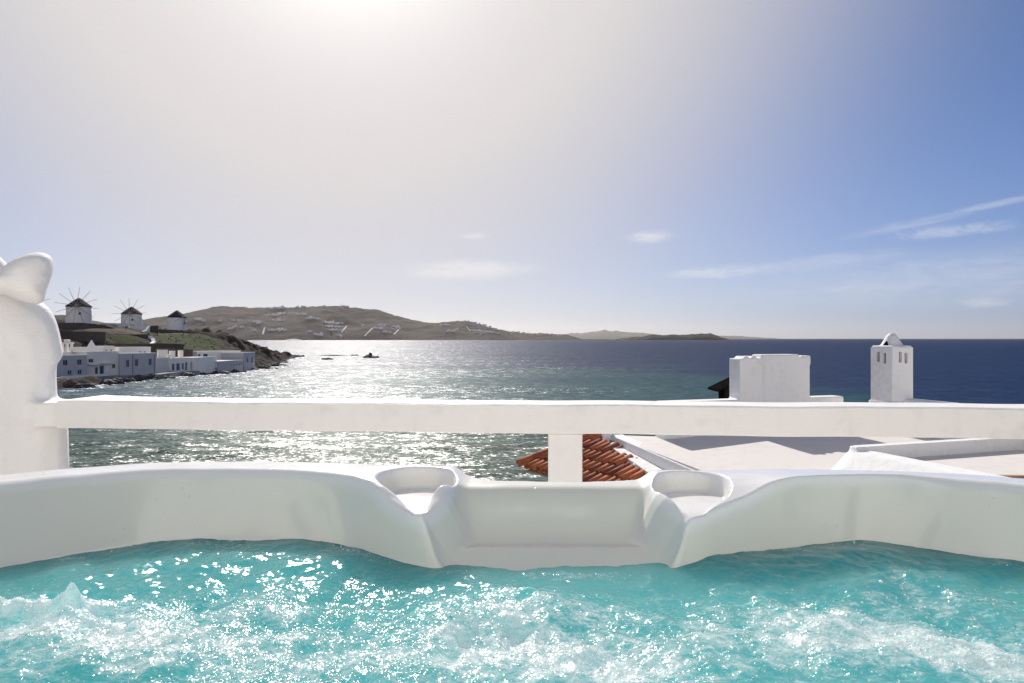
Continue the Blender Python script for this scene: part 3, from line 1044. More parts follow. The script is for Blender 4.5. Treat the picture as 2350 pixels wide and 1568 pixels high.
hI = house("pale blank-walled house jutting towards the water", 447, 186, 498, 194, 1.0, zp(821, 190), 8, "far_white", [])
hJ = house("low waterside building with a row of small dark windows", 498.5, 193, 558, 206, 1.6, zp(829, 199), 7, "far_blue",
           [(.50, .55, .10, .5, "win"), (.62, .67, .14, .55, "win"), (.72, .77, .16, .58, "win"), (.82, .87, .2, .6, "win"), (.91, .96, .24, .64, "win")], roofmat="far_cream")
hK = house("long white house with two dark windows at the back of the point", 452, 203, 552, 216, 2.6, zp(807, 210), 8, "far_white",
           [(.02, .08, .50, .80, "win"), (.14, .24, .52, .82, "win")])
hL = house("blue-washed house with two tall dark windows at the tip of the point", 559, 209, 585, 216, 1.4, zp(810, 213), 9, "far_blue",
           [(.26, .42, .25, .68, "win"), (.66, .82, .22, .66, "win")])
# courtyard house under the second windmill
hM = house("low white courtyard house at the foot of the middle windmill", 236, 226, 296, 236, 11.8, zp(743, 231), 7, "far_white",
           [(.42, .48, .35, .6, "win"), (.70, .80, .1, .7, "win"), (.86, .98, .0, .75, "win")])
hN = house("small white annex with an arched opening beside the courtyard house", 297, 236, 344, 240, 11.2, zp(748, 238), 6, "far_white", [(.28, .42, .1, .6, "win")])

# ------------------------------------------------------------------ walls, quay, path on the headland
def wall_line(name, label, pts, thick, mat, cat="wall", kind=None, group=None):
    """free-standing wall through (x, y, z_bottom, z_top) points"""
    bm = bmesh.new()
    prev = None
    pv = [Vector(p_[:2]) for p_ in pts]
    for i, p_ in enumerate(pts):
        a, c = pv[max(i - 1, 0)], pv[min(i + 1, len(pv) - 1)]
        n_ = Vector((-(c - a).y, (c - a).x)).normalized() * thick / 2
        ring = [bm.verts.new((p_[0] + s_ * n_.x, p_[1] + s_ * n_.y, z)) for s_, z in ((-1, p_[2]), (1, p_[2]), (1, p_[3]), (-1, p_[3]))]
        if prev:
            for j in range(4):
                bm.faces.new((prev[j], prev[(j + 1) % 4], ring[(j + 1) % 4], ring[j]))
        else:
            bm.faces.new(ring)
        prev = ring
    bm.faces.new(prev)
    o = bm_obj(name, bm, M[mat])
    return tag(o, label, None if kind else cat, group, kind)


def WP(px, d, ytop, h):
    z = zp(ytop, d)
    return (X(px, d), d, z - h, z)


wall_line("stone_wall", "tall dark stone retaining wall behind the blue-washed house", [WP(110, 193, 761, 6), WP(180, 193, 761, 6), WP(243, 195, 762, 6)], 1.2, "stone")
wall_line("stone_wall", "long dark stone wall below the courtyard house", [WP(244, 203, 768, 4), WP(290, 206, 768, 3.5), WP(344, 210, 767, 3)], .9, "stone")
wall_line("stone_wall", "dark stone wall sloping down the ridge under the largest windmill",
          [WP(110, 206, 741, 3), WP(190, 208, 741, 3), WP(238, 211, 746, 2.5), WP(265, 214, 755, 2.5), WP(290, 218, 762, 2.5)], .8, "stone")
wall_line("stone_wall", "low dark stone wall round the foot of the right windmill", [WP(365, 246, 756, 2), WP(410, 246, 758, 2.2), WP(448, 248, 764, 2.4)], .8, "stone")
wall_line("white_wall", "curved white-topped wall in front of the courtyard house", [WP(272, 216, 757, 1.2), WP(292, 218, 761, .6), WP(320, 222, 762, .6), WP(334, 226, 759, 1.5), WP(342, 229, 748, 4)], .7, "far_white")
wall_line("stone_wall", "square dark stone buttress at the end of the courtyard", [WP(342.5, 230, 748, 5), WP(358, 232, 747, 5)], 2.5, "stone")
wall_line("stone_wall", "long brown stone wall under the strip of grass", [WP(246, 188, 789, 3), WP(300, 189, 789, 3), WP(360, 194, 788, 3), WP(420, 199, 790, 3)], .8, "stone")
wall_line("stone_wall", "low brown wall behind the two square chimneys", [WP(358, 186, 800, 3), WP(400, 192, 800, 3), WP(440, 198, 803, 3)], .8, "stone")
wall_line("white_wall", "low white wall fragment between brown walls and the shore houses", [WP(362, 182, 803, 2), WP(384, 185, 803, 2)], .5, "far_white")
# path steps
pv = []
for px, d, py in ((344, 209, 770), (350, 208, 773), (353, 206, 777), (349, 203, 781), (344, 200, 786)):
    x, y = X(px, d), d
    pv.append((x, y, head_z(x, y)))
vs, fs = [], []
for i, p_ in enumerate(pv):
    vs += [(p_[0] - .55, p_[1], p_[2] + .7), (p_[0] + .55, p_[1], p_[2] + .7), (p_[0] - .55, p_[1], p_[2] - 1), (p_[0] + .55, p_[1], p_[2] - 1)]
    if i:
        p0, c0 = 4 * (i - 1), 4 * i
        fs += [(p0, p0 + 1, c0 + 1, c0), (p0, c0, c0 + 2, p0 + 2), (p0 + 1, p0 + 3, c0 + 3, c0 + 1)]
fs.append((0, 2, 3, 1))
tag(mesh_obj("path", vs, fs, M["far_white"]), "narrow white path winding down beside the green slope", kind="structure")
# quay
qp = [WP(90, 138, 878, 2.2), WP(150, 147, 870, 2.0), WP(250, 160, 862.5, 2.0), WP(359, 168, 859, 2.0), WP(400, 178, 854, 1.9), WP(450, 186, 851, 1.9)]
wall_line("quay", "narrow concrete quay along the foot of the shore houses", qp, 2.4, "quay", kind="structure")
wall_line("white_wall", "low white parapet along the quay before the blue-washed house", [(p_[0], p_[1] + .4, p_[3] + .01, p_[3] + .55) for p_ in qp[:3]], .3, "far_white")


def rock_mesh(seed, sx, sy, sz):
    bm = bmesh.new()
    bmesh.ops.create_icosphere(bm, subdivisions=3, radius=1.0)
    for v in bm.verts:
        n_ = mnoise.fractal(v.co * 1.3 + Vector((seed, 0, 0)), 0.9, 2.1, 4)
        v.co *= 1 + 0.45 * n_
        v.co.x *= sx
        v.co.y *= sy
        v.co.z = v.co.z * sz
    return bm


def rock(px, py, d, sx, sy, sz, seed, label, dz=0.0):
    o = bm_obj("sea_rock", rock_mesh(seed, sx, sy, sz), M["rock"], loc=(X(px, d), d, dz))
    tag(o, label, "rock", "rocks off the point")


rock(846, 815, 350, 3.6, 3, 1.5, 1.0, "largest dark rock standing alone in the glittering bay")
rock(849, 812, 351, 1.3, 1.2, 2.9, 2.4, "pointed dark rock rising out of the largest rock")
rock(862, 819, 349, 2.3, 2, 0.9, 7.0, "low dark rock leaning against the right side of the largest rock")
rock(752, 827, 322, 3.1, 2, 0.9, 3.0, "low rounded dark rock nearer than the largest rock")
rock(762, 816, 392, 7.6, 2, 0.55, 4.0, "long flat dark rock awash off the point")
rock(814, 817, 400, 2.6, 2, 0.6, 5.0, "tiny dark rock awash between the flat rock and the largest rock")
rock(650, 840, 252, 1.8, 1.2, 0.5, 6.0, "tiny dark rock awash off the blue house")
rock(614, 841, 246, 5.2, 1.6, 0.55, 8.0, "flat dark ledge awash beside the tip of the point")
rock(611, 847, 226, 4.2, 1.6, 0.55, 9.0, "flat dark ledge nearest the blue house at the tip")
rock(604, 833, 270, 4.5, 2.5, 0.9, 10.0, "dark boulder against the shore at the tip of the point")
# boulders along the waterline: individual stones
for i in range(46):
    q = random.uniform(0, 1)
    seg = q * (len(coast) - 1.001)
    a, c = Vector(coast[int(seg)]), Vector(coast[int(seg) + 1])
    p_ = a.lerp(c, seg - int(seg)) + Vector((random.uniform(-.5, 2.0), random.uniform(-3.5, 1.0)))
    o = bm_obj("shore_boulder", rock_mesh(20 + i * 1.7, random.uniform(.8, 2.2), random.uniform(.8, 1.6), random.uniform(.5, 1.1)), M["rock"], loc=(p_.x, p_.y, random.uniform(-.1, .3)))
    place = next(nm for lim, nm in ((150, "in front of the blue-washed two-storey house"), (165, "below the cream house with the teal door"), (176, "below the large blue-grey house"),
                                    (187, "below the house with tall shuttered doors"), (200, "below the pale blank-walled house"), (216, "below the low waterside building"), (999, "on the bare rocky tail of the headland")) if p_.y < lim)
    size = "large" if o.dimensions.x > 5.2 else ("middling" if o.dimensions.x > 3.4 else "small")
    tag(o, size + " dark wet boulder at the waterline " + place, "rock", "boulders along the headland waterline")
# white flecks painting sun glints along the waterline
bm = bmesh.new()
for i in range(900):
    seg = (0.5 + 0.5 * rng.random() ** 0.8) * (len(coast) - 1.01) if i % 3 else rng.random() * 7
    seg = min(seg, len(coast) - 1.01)
    a, c = Vector(coast[int(seg)]), Vector(coast[int(seg) + 1])
    p_ = a.lerp(c, seg - int(seg)) + Vector((abs(rng.normal()) * 1.6 + .2, rng.normal() * 1.2 - 1.8))
    r_ = rng.uniform(.15, .6)
    b0 = [bm.verts.new((p_.x + r_ * 1.8 * math.cos(k_ * 1.05) * rng.uniform(.7, 1.2), p_.y + r_ * math.sin(k_ * 1.05) * rng.uniform(.7, 1.2), .02)) for k_ in range(6)]
    top = bm.verts.new((p_.x, p_.y, .02 + r_ * .5))
    for k_ in range(6):
        bm.faces.new((b0[k_], b0[(k_ + 1) % 6], top))
tag(bm_obj("surf", bm, M["foam"]), "white surf breaking along the rocks of the headland", "surf", kind="stuff")

# ------------------------------------------------------------------ neighbour's white roofs on the right
TH = R(18)
vx = Vector((math.cos(TH), math.sin(TH), 0))
ux = Vector((-math.sin(TH), math.cos(TH), 0))
A0 = Vector((2.334, 10.4, EYE))


def F(a, b_, z):
    p_ = A0 + vx * a + ux * b_
    return (p_.x, p_.y, EYE + z)


nb_ = empty("white_house", (3.5, 9.0, 0))
tag(nb_, "flat-roofed white house with a chimney, tall roof parapet and red tiled awning beyond the railing", "house")


def prism_z(bm, pts, zb, ztop):
    """upright block with a top that follows ztop(x, y)"""
    a = [bm.verts.new((q_[0], q_[1], zb)) for q_ in pts]
    c = [bm.verts.new((q_[0], q_[1], ztop(q_[0], q_[1]))) for q_ in pts]
    n_ = len(pts)
    bm.faces.new(a[::-1])
    bm.faces.new(c)
    for i in range(n_):
        bm.faces.new((a[i], a[(i + 1) % n_], c[(i + 1) % n_], c[i]))


def deck_z(x, y):
    return EYE - 1.520 - .052 * (10.6 - y) + .030 * (x - 1.6)


def part(o):
    o.parent = nb_
    o.matrix_parent_inverse = nb_.matrix_world.inverted()
    o.location = (o.location[0] - 3.5, o.location[1] - 9.0, o.location[2])
    o.matrix_parent_inverse.identity()
    return o


deck = [(3.45, 5.0), (1.58, 10.55), (1.75, 10.65), (2.2, 10.5), F(3.3, .1, 0)[:2], F(5.2, .1, 0)[:2], (10.5, 5.0)]
bm = bmesh.new()
prism(bm, deck, -0.5, EYE - 2.05)
part(bm_obj("wall", bm, M["plaster"]))
bm = bmesh.new()
prism_z(bm, deck, EYE - 2.04, deck_z)
part(bm_obj("roof_deck", bm, M["roofdeck"]))
# sloping wall along the left edge of the roof, with a lower coping beside the tiles
wl_d = Vector((.319, -.948))
P0, P1 = Vector((1.534, 10.62)), Vector((1.534, 10.62)) + wl_d * 5.6
off = Vector((.948, .319))
bm = bmesh.new()
prism_z(bm, [P0, P1, P1 + off * .21, P0 + off * .21], EYE - 2.9, lambda x, y: EYE - 1.503 - .0635 * (10.62 - y))
o = bm_obj("parapet", bm, M["plaster"])
bv = o.modifiers.new("b", "BEVEL")
bv.width = .012
bv.segments = 2
part(o)
bm = bmesh.new()
prism_z(bm, [(1.428, 10.55), (1.428 + .236 * 5.2, 10.55 - .953 * 5.2), P1 - off * .004, P0 - off * .004], EYE - 2.9, lambda x, y: EYE - 1.596 - .113 * (10.57 - y))
o = bm_obj("ledge", bm, M["plaster"])
bv = o.modifiers.new("b", "BEVEL")
bv.width = .012
bv.segments = 2
part(o)
bm = bmesh.new()
bm_box(bm, 1.42, 1.56, 10.62, 10.76, EYE - 1.9, EYE - 1.40)
bm_box(bm, 1.34, 1.50, 10.54, 10.72, EYE - 1.9, EYE - 1.60)
part(remesh(bm_obj("corner_post", bm, M["plaster"]), .016, 4))

# far parapet with the raised block
bm = bmesh.new()
bm_box(bm, -.10, 3.28, -.13, .13, -1.95, -.955, f=F)
bm_box(bm, 1.24, 2.585, -.14, .14, -1.95, -.315, f=F)
bm_box(bm, 1.66, 2.38, -.135, .135, -.40, -.255, f=F)
for a_ in (1.38, 1.52, 2.46, 2.57):
    bm_box(bm, a_ - .04, a_ + .04, -.13, .13, -.42, -.278, f=F)
o = part(remesh(bm_obj("parapet", bm, M["plaster"]), .018, 5))
o["label"] = "white parapet with a tall raised block in its middle"
# low wall running toward us on the right of the chimney
bm = bmesh.new()
cc = Vector((5.84, 10.5, 0))


def G(a, b_, z):
    p_ = cc + vx * a + ux * b_
    return (p_.x, p_.y, EYE + z)


bm_box(bm, .02, .26, -5.2, .2, -1.95, -.915, f=G)
part(remesh(bm_obj("parapet", bm, M["plaster"]), .025, 6))


# chimney with slots
ch = empty("chimney", (0, 0, 0), 0)
ch.parent = nb_
ch.location = (cc.x - 3.5, cc.y - 9.0, EYE)
ch.rotation_euler = (0, 0, TH)
ch["label"] = "square white chimney with paired slots and a pointed cap"
hw = .205
z_b, z_t = -1.75, -.135
slots = [(.105, .145), (.215, .255)]
bm = bmesh.new()
H_ = z_t - z_b


def arch_face(fn, sl_):
    ops = [(s0, s1, H_ - .225 - .02 * i_, H_ - .070 - .015 * i_) for i_, (s0, s1) in enumerate(sl_)]
    facade_faces(bm, 2 * hw, H_, ops, .05, fn)


arch_face(lambda x, y, z: (x - hw, -hw + y, z_b + z), [(.125, .183), (.235, .293)])
arch_face(lambda x, y, z: (-hw + y, hw - x, z_b + z), [(.115, .173), (.232, .290)])
arch_face(lambda x, y, z: (hw - y, x - hw, z_b + z), [(.115, .173), (.232, .290)])
arch_face(lambda x, y, z: (hw - x, hw - y, z_b + z), [(.115, .173), (.232, .290)])
bmesh.ops.remove_doubles(bm, verts=bm.verts, dist=1e-5)
o = bm_obj("shaft", bm, M["plaster"], ch)
bv = o.modifiers.new("b", "BEVEL")
bv.width = .018
bv.segments = 3
bv.limit_method = "ANGLE"
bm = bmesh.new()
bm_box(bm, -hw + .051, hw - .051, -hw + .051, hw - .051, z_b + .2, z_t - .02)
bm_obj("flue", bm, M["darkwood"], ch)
bm = bmesh.new()
bm_box(bm, -hw - .03, hw + .03, -hw - .03, hw + .03, z_b, -.945, bevel=.05)
bm_obj("base", bm, M["plaster"], ch)
# cap: shoulders, pointed hood with a triangular opening
bm = bmesh.new()
bm_box(bm, -hw + .01, hw - .01, -hw + .01, hw - .01, z_t - .03, z_t + .025)
bmesh.ops.create_cone(bm, cap_ends=True, segments=16, radius1=.155, radius2=.075, depth=.15, matrix=__import__("mathutils").Matrix.Translation((0, 0, z_t + .105)))
bmesh.ops.create_uvsphere(bm, u_segments=12, v_segments=8, radius=.075, matrix=__import__("mathutils").Matrix.Translation((0, 0, z_t + .150)))
remesh(bm_obj("cap", bm, M["plaster"], ch), .014, 5)
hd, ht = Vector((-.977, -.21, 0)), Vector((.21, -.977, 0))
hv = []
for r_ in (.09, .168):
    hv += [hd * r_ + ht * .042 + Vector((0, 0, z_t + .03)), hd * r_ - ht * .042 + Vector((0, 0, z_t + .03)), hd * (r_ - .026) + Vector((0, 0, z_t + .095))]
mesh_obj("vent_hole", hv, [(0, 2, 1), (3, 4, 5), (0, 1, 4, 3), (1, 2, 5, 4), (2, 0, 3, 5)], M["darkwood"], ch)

# sloping mound wall, kerb and second roof on the right
bm = bmesh.new()


def K(a, b_, z):
    p_ = Vector((3.87, 7.84, EYE)) + vx * a - ux * b_
    return (p_.x, p_.y, EYE + z)


sec0 = [(-.62, -1.95), (-.36, -1.60), (-.28, -1.50), (.00, -1.285), (.26, -1.285), (.34, -1.44), (.34, -1.95)]
rows = []
for b_, sc_, dz in ((-.06, .72, -.05), (.0, .9, -.01), (.12, 1, 0.0), (.6, 1, .0), (1.6, 1, .0), (3.0, 1, 0)):
    rows.append([bm.verts.new(K(a * sc_, b_, z + (dz if z > -1.4 else 0))) for a, z in sec0])
for r0, r1 in zip(rows, rows[1:]):
    for i in range(len(sec0) - 1):
        bm.faces.new((r0[i], r0[i + 1], r1[i + 1], r1[i]))
    bm.faces.new((r0[-1], r0[0], r1[0], r1[-1]))
bm.faces.new(rows[0])
bm.faces.new(rows[-1])
bm_box(bm, .02, .16, -.03, .10, -1.5, -1.235, f=lambda a, b_, z: K(a, b_, z))
o = part(remesh(bm_obj("sloping_wall", bm, M["plaster"]), .02, 6))
bm = bmesh.new()
prism(bm, [K(.30, .02, 0)[:2], K(5.4, .02, 0)[:2], K(5.4, 2.6, 0)[:2], K(.30, 2.6, 0)[:2]], EYE - 1.95, EYE - 1.405)
part(bm_obj("upper_deck", bm, M["roofdeck"]))
bm = bmesh.new()
prism(bm, [K(.12, -.07, 0)[:2], K(5.4, -.07, 0)[:2], K(5.4, .05, 0)[:2], K(.12, .05, 0)[:2]], EYE - 1.95, EYE - 1.245)
part(bm_obj("kerb", bm, M["plaster"]))
bm = bmesh.new()
prism(bm, [(4.42, 6.95), (5.6, 6.92), (5.6, 6.86), (4.42, 6.89)], EYE - 1.6, EYE - 1.385)
part(bm_obj("edging", bm, plain("rusty_edging", (0.40, 0.22, 0.12), .85, .3, 6.0, .01)))

# ---- tiled awning
tr = empty("tiled_roof", (0, 0, 0))
tr.parent = nb_
tr.location = (-3.5, -9.0, 0)
T0 = Vector((1.46, 10.9, EYE - 1.57))
PH = R(35)
g = Vector((-math.cos(PH), -math.sin(PH), -.398))
gl = g.length
gh = g / gl
e = Vector((math.sin(PH), -math.cos(PH), 0))
nn = e.cross(gh)
if nn.z < 0:
    nn = -nn


def tile_mesh(name, r0, r1, L, flip=1):
    N = 7
    vs, fs = [], []
    for (y, rr) in ((0, r0), (L, r1)):
        for k_ in range(N + 1):
            a = math.pi * k_ / N
            for th in (0, .014):
                vs.append(((rr - th) * math.cos(a), y, flip * ((rr - th) * math.sin(a))))
    n2 = 2 * (N + 1)
    for k_ in range(N):
        i = 2 * k_
        fs += [(i, i + 2, n2 + i + 2, n2 + i), (i + 1, n2 + i + 1, n2 + i + 3, i + 3),
               (i, i + 1, i + 3, i + 2), (n2 + i, n2 + i + 2, n2 + i + 3, n2 + i + 1)]
    fs += [(0, n2, n2 + 1, 1), (2 * N, 2 * N + 1, n2 + 2 * N + 1, n2 + 2 * N)]
    me = bpy.data.meshes.new(name)
    me.from_pydata(vs, [], fs)
    me.polygons.foreach_set("use_smooth", [i < 4 * N and i % 4 < 2 for i in range(len(fs))])
    me.materials.append(M["tile"])
    return me


from mathutils import Matrix
cover = tile_mesh("tile", .050, .064, .33)
pan = tile_mesh("pan_tile", .060, .050, .33, -1)
basis = Matrix((e, gh, nn)).transposed().to_4x4()
GE = 1.206 * gl      # length down the slope to the eave
sp_ = .130
for ci in range(-4, 19):
    c_ = ci * sp_ + .02
    gs = (-c_ * 1.206 / .613 if c_ < 0 else .453 * c_) * gl
    ge = GE
    k_ = 0
    pos = ge - .33
    while pos > gs - .12 and k_ < 7:
        lift = .03 + .008 * random.uniform(-1, 1)
        for me, off, lz in ((cover, 0, .045), (pan, sp_ / 2, .055)):
            o = bpy.data.objects.new("tile" if me is cover else "pan_tile", me)
            jit = Matrix.Rotation(random.uniform(-.035, .035), 4, nn) @ Matrix.Rotation(-.045 + random.uniform(-.015, .015), 4, e)
            mm = jit @ basis
            mm.translation = T0 + e * (c_ + off + random.uniform(-.006, .006)) + gh * (pos + random.uniform(-.015, .015)) + nn * lz
            link(o, tr)
            o.matrix_local = mm
        pos -= .255
        k_ += 1
# verge row of ridge tiles along the far edge
hipd = (gh * (1.206 * gl) - e * .613)
hl = hipd.length
hipd.normalize()
hn = nn
he = hipd.cross(hn)
hb = Matrix((-he, hipd, hn)).transposed().to_4x4()
ridge_t = tile_mesh("ridge_tile", .075, .092, .34)
k_ = 0
pos = hl - .33
while pos > -.1:
    o = bpy.data.objects.new("ridge_tile", ridge_t)
    mm = Matrix.Rotation(-.05, 4, he) @ hb
    mm.translation = T0 + hipd * pos + hn * .085 + e * .0
    link(o, tr)
    o.matrix_local = mm
    pos -= .27
# boarding under the tiles, mortar and fascia
bm = bmesh.new()
q = [T0 + e * 0, T0 + gh * GE - e * .613, T0 + gh * GE + e * 2.6, T0 + e * 2.6 + gh * (.453 * 2.6 * gl)]
lo = [bm.verts.new(p_ - nn * .05 - gh * (.03 if i in (1, 2) else 0)) for i, p_ in enumerate(q)]
hi = [bm.verts.new(p_ - nn * .015 - gh * (.03 if i in (1, 2) else 0)) for i, p_ in enumerate(q)]
bm.faces.new(hi)
bm.faces.new(lo[::-1])
for i in range(4):
    bm.faces.new((lo[i], lo[(i + 1) % 4], hi[(i + 1) % 4], hi[i]))
bm_obj("roof_board", bm, M["mortar"], tr)
lumps = [(T0 + e * (i * .26 + random.uniform(-.05, .05)), random.uniform(.05, .07), i * .26) for i in range(10)]
for q_, r_, c_ in lumps:
    p_ = q_ + gh * (.453 * c_ * gl + .02) + nn * .02
    bm = bmesh.new()
    bmesh.ops.create_icosphere(bm, subdivisions=2, radius=r_, matrix=Matrix.Translation(p_))
    for v in bm.verts:
        v.co += Vector(mnoise.noise_vector(v.co * 14)) * .03
    bm_obj("mortar", bm, M["plaster"], tr, True)

# dark timber hut end behind the parapet block
hut = empty("timber_hut", (3.52, 11.95, 0))
tag(hut, "dark timber hut with a sloping eave behind the white parapet block", "hut")
bm = bmesh.new()
bm_box(bm, .20, .9, 0, .35, .2, EYE - .86)
bm_obj("wall", bm, M["darkwood"], hut)
for j in range(5):
    bm = bmesh.new()
    y0, y1 = -.12 + j * .12, -.12 + j * .12 + .108
    vs = [(.04, y0, EYE - .925), (.6, y0, EYE - .66), (.98, y0, EYE - .84), (.98, y0, EYE - .80), (.6, y0, EYE - .62), (.04, y0, EYE - .89)]
    a_ = [bm.verts.new(p_) for p_ in vs]
    b2 = [bm.verts.new((x, y1, z)) for x, _, z in vs]
    bm.faces.new(a_)
    bm.faces.new(b2[::-1])
    for i in range(6):
        bm.faces.new((a_[i], a_[(i + 1) % 6], b2[(i + 1) % 6], b2[i]))
    bm_obj("roof_board", bm, M["darkwood"], hut)

# ------------------------------------------------------------------ our terrace
bm = bmesh.new()
prism(bm, [(-3.2, -3.85), (3.4, -3.85), (3.4, 2.36), (-3.2, 2.72)], -.5, EYE - 1.16)
tag(bm_obj("terrace", bm, M["roofdeck"]), "white terrace floor that carries the hot tub and railing", kind="structure")

# unseen white wall added behind the terrace to bounce sun onto shaded faces
hot = empty("hotel_building", (2.0, -3.6, EYE - 1.16))
tag(hot, "white hotel wall at the back of the terrace behind the hot tub", "building")
bm = bmesh.new()
HO = [(2.2 + i * 3.0, 3.3 + i * 3.0, z0_, z1_) for i in range(8) for z0_, z1_ in ((.02, 2.3), (3.6, 5.4))]
facade_faces(bm, 27.0, 7.2, HO, .25, lambda x, y, z: (13.5 - x, -y, z))
bmesh.ops.remove_doubles(bm, verts=bm.verts, dist=1e-4)
bm_obj("wall", bm, M["plaster"], hot)
for x0, x1, z0_, z1_ in HO:
    bm = bmesh.new()
    bm_box(bm, 13.5 - x1 + .01, 13.5 - x0 - .01, -.24, -.18, z0_ + .005, z1_ - .01)
    bm_obj("door" if z0_ < 1 else "window", bm, M["shutter"], hot)

# railing
RA, RB = Vector((-1.60, 2.402, 0)), Vector((3.2, 2.018, 0))
rd = (RB - RA).normalized()
rn = Vector((-rd.y, rd.x, 0))


def RL(a, b_, z):
    p_ = RA + rd * a + rn * b_
    return (p_.x, p_.y, EYE + z)


ra = empty("railing", (0, 2.3, EYE - 1.16))
tag(ra, "thick white painted railing across the terrace edge", "railing")


def rpart(o):
    o.parent = ra
    o.location = (0, -2.3, -(EYE - 1.16))
    return o


bm = bmesh.new()
NL = 90
prev = None
LL = (RB - RA).length
sec = [(.0, -.312), (.002, -.316), (.16, -.316), (.165, -.31), (.165, -.228), (.158, -.2195), (.012, -.2195), (.002, -.225)]
for i in range(NL + 1):
    a = -.004 + (LL + .004) * i / NL
    flare = .10 * math.exp(-max(a, 0) / .12)
    wob = .0012 * math.sin(a * 7.1) + .0008 * math.sin(a * 17)
    ring = [bm.verts.new(RL(a, b_ + (flare if b_ > .1 else 0) + wob, z + wob * .8)) for b_, z in sec]
    if prev:
        for j in range(len(sec)):
            bm.faces.new((prev[j], prev[(j + 1) % len(sec)], ring[(j + 1) % len(sec)], ring[j]))
    else:
        bm.faces.new(ring)
    prev = ring
bm.faces.new(prev)
rpart(bm_obj("top_rail", bm, M["rail"]))
pc = (Vector((X(1297, 2.27), 2.27, 0)) - RA).dot(rd)
for a in (pc, pc + 1.75):
    bm = bmesh.new()
    bm_box(bm, a - .057, a + .057, .008, .122, -1.16, -.317, f=RL, bevel=.006)
    rpart(bm_obj("post", bm, M["rail"]))

# white plaster pillar with its horn
DEP = 2.42


def inflate(bm, pts, d, half, p, rings=9, cen=None):
    """outline at distance d swollen to a rounded solid facing the eye"""
    pts = np.array(pts, float)
    c = np.array(cen) if cen else pts.mean(0)
    ray = Vector((X(c[0], 1.0), 1.0, 0)).normalized()
    right = Vector((ray.y, -ray.x, 0))
    loops = []
    base = P(c[0], c[1], d)
    for k_ in range(rings):
        t_ = -math.cos(math.pi * k_ / (rings - 1))
        s_ = max(1e-3, (1 - abs(t_) ** p)) ** (1 / p) if abs(t_) < 1 else .02
        loop = []
        for q in pts:
            w = P(*q, d)
            rel = w - base
            lat = rel.x / right.x if abs(right.x) > .1 else rel.x
            lat = rel.dot(right)
            loop.append(bm.verts.new(base + right * lat * s_ * 1.0 + Vector((0, 0, rel.z * s_)) + ray * (half * t_)))
        loops.append(loop)
    n_ = len(pts)
    for a, b_ in zip(loops, loops[1:]):
        for i in range(n_):
            bm.faces.new((a[i], a[(i + 1) % n_], b_[(i + 1) % n_], b_[i]))
    bm.faces.new(loops[0][::-1])
    bm.faces.new(loops[-1])


pil = empty("plaster_pillar", (-1.7, 2.5, EYE - 1.16))
tag(pil, "sculpted white plaster pillar with a rounded horn at the left end of the railing", "pillar")
body = [(-320, 640), (-120, 640), (0, 628), (45, 655), (72, 676), (100, 689), (123, 707), (139, 735), (151, 778), (156, 812), (151, 825), (142, 831), (139, 860), (141, 907),
        (142, 940), (148, 958), (165, 972), (170, 996), (172, 1071), (173, 1500), (-320, 1500)]
bm = bmesh.new()
bp = catmull(body[2:16], 4).tolist()
inflate(bm, body[:2] + bp + body[16:], 2.50, .24, 5.0, 13, (-90, 960))
bm_box(bm, -1.74, -1.598, 2.43, 2.58, EYE - .318, EYE - .228)
o = remesh(bm_obj("body", bm, M["plaster"]), .011, 5)
o.parent = pil
o.location = (1.7, -2.5, -(EYE - 1.16))
bm = bmesh.new()
horn = catmull([(-40, 652), (-8, 634), (20, 606), (52, 588), (88, 579), (115, 585), (124, 603), (121, 628), (110, 658), (98, 694), (70, 695), (36, 687), (2, 676), (-32, 682)], 4, True)
inflate(bm, horn, 2.36, .13, 2.8, 13, (56, 640))
o = remesh(bm_obj("horn", bm, M["plaster"]), .008, 3)
o.parent = pil
o.location = (1.7, -2.5, -(EYE - 1.16))
bm = bmesh.new()
horn2 = catmull([(-90, 640), (-60, 590), (-30, 575), (-5, 584), (12, 600), (24, 614), (20, 650), (-20, 680), (-80, 680)], 4, True)
inflate(bm, horn2, 2.63, .12, 2.6, 11, (-30, 630))
o = remesh(bm_obj("horn", bm, M["plaster"]), .012, 5)
o.parent = pil
o.location = (1.7, -2.5, -(EYE - 1.16))

# ------------------------------------------------------------------ hot tub
ZW = -.282            # still-water level below the eye


def wl(px, py, zw=ZW):
    d = -zw / ((py - 777) * S)
    return (X(px, d), d)


ZL, ZR_ = -.275, -.272
wlineL = [wl(0, 1305), wl(165, 1276), wl(340, 1247, -.279), wl(500, 1237, ZL), wl(650, 1237, ZL), wl(780, 1248, ZL), wl(880, 1272, ZL), wl(960, 1297, -.279)]
wlineM = [wl(1003, 1309), wl(1050, 1311), wl(1250, 1313), wl(1420, 1314), wl(1462, 1326)]
wlineR = [wl(1530, 1302, -.277), wl(1600, 1287, ZR_), wl(1700, 1270, ZR_), wl(1830, 1252, ZR_), wl(1980, 1243, ZR_), wl(2110, 1254, ZR_), wl(2240, 1275, ZR_), wl(2350, 1289, ZR_)]


def rl(px, py, z):
    d = -z / ((py - 777) * S)
    return (X(px, d), d)


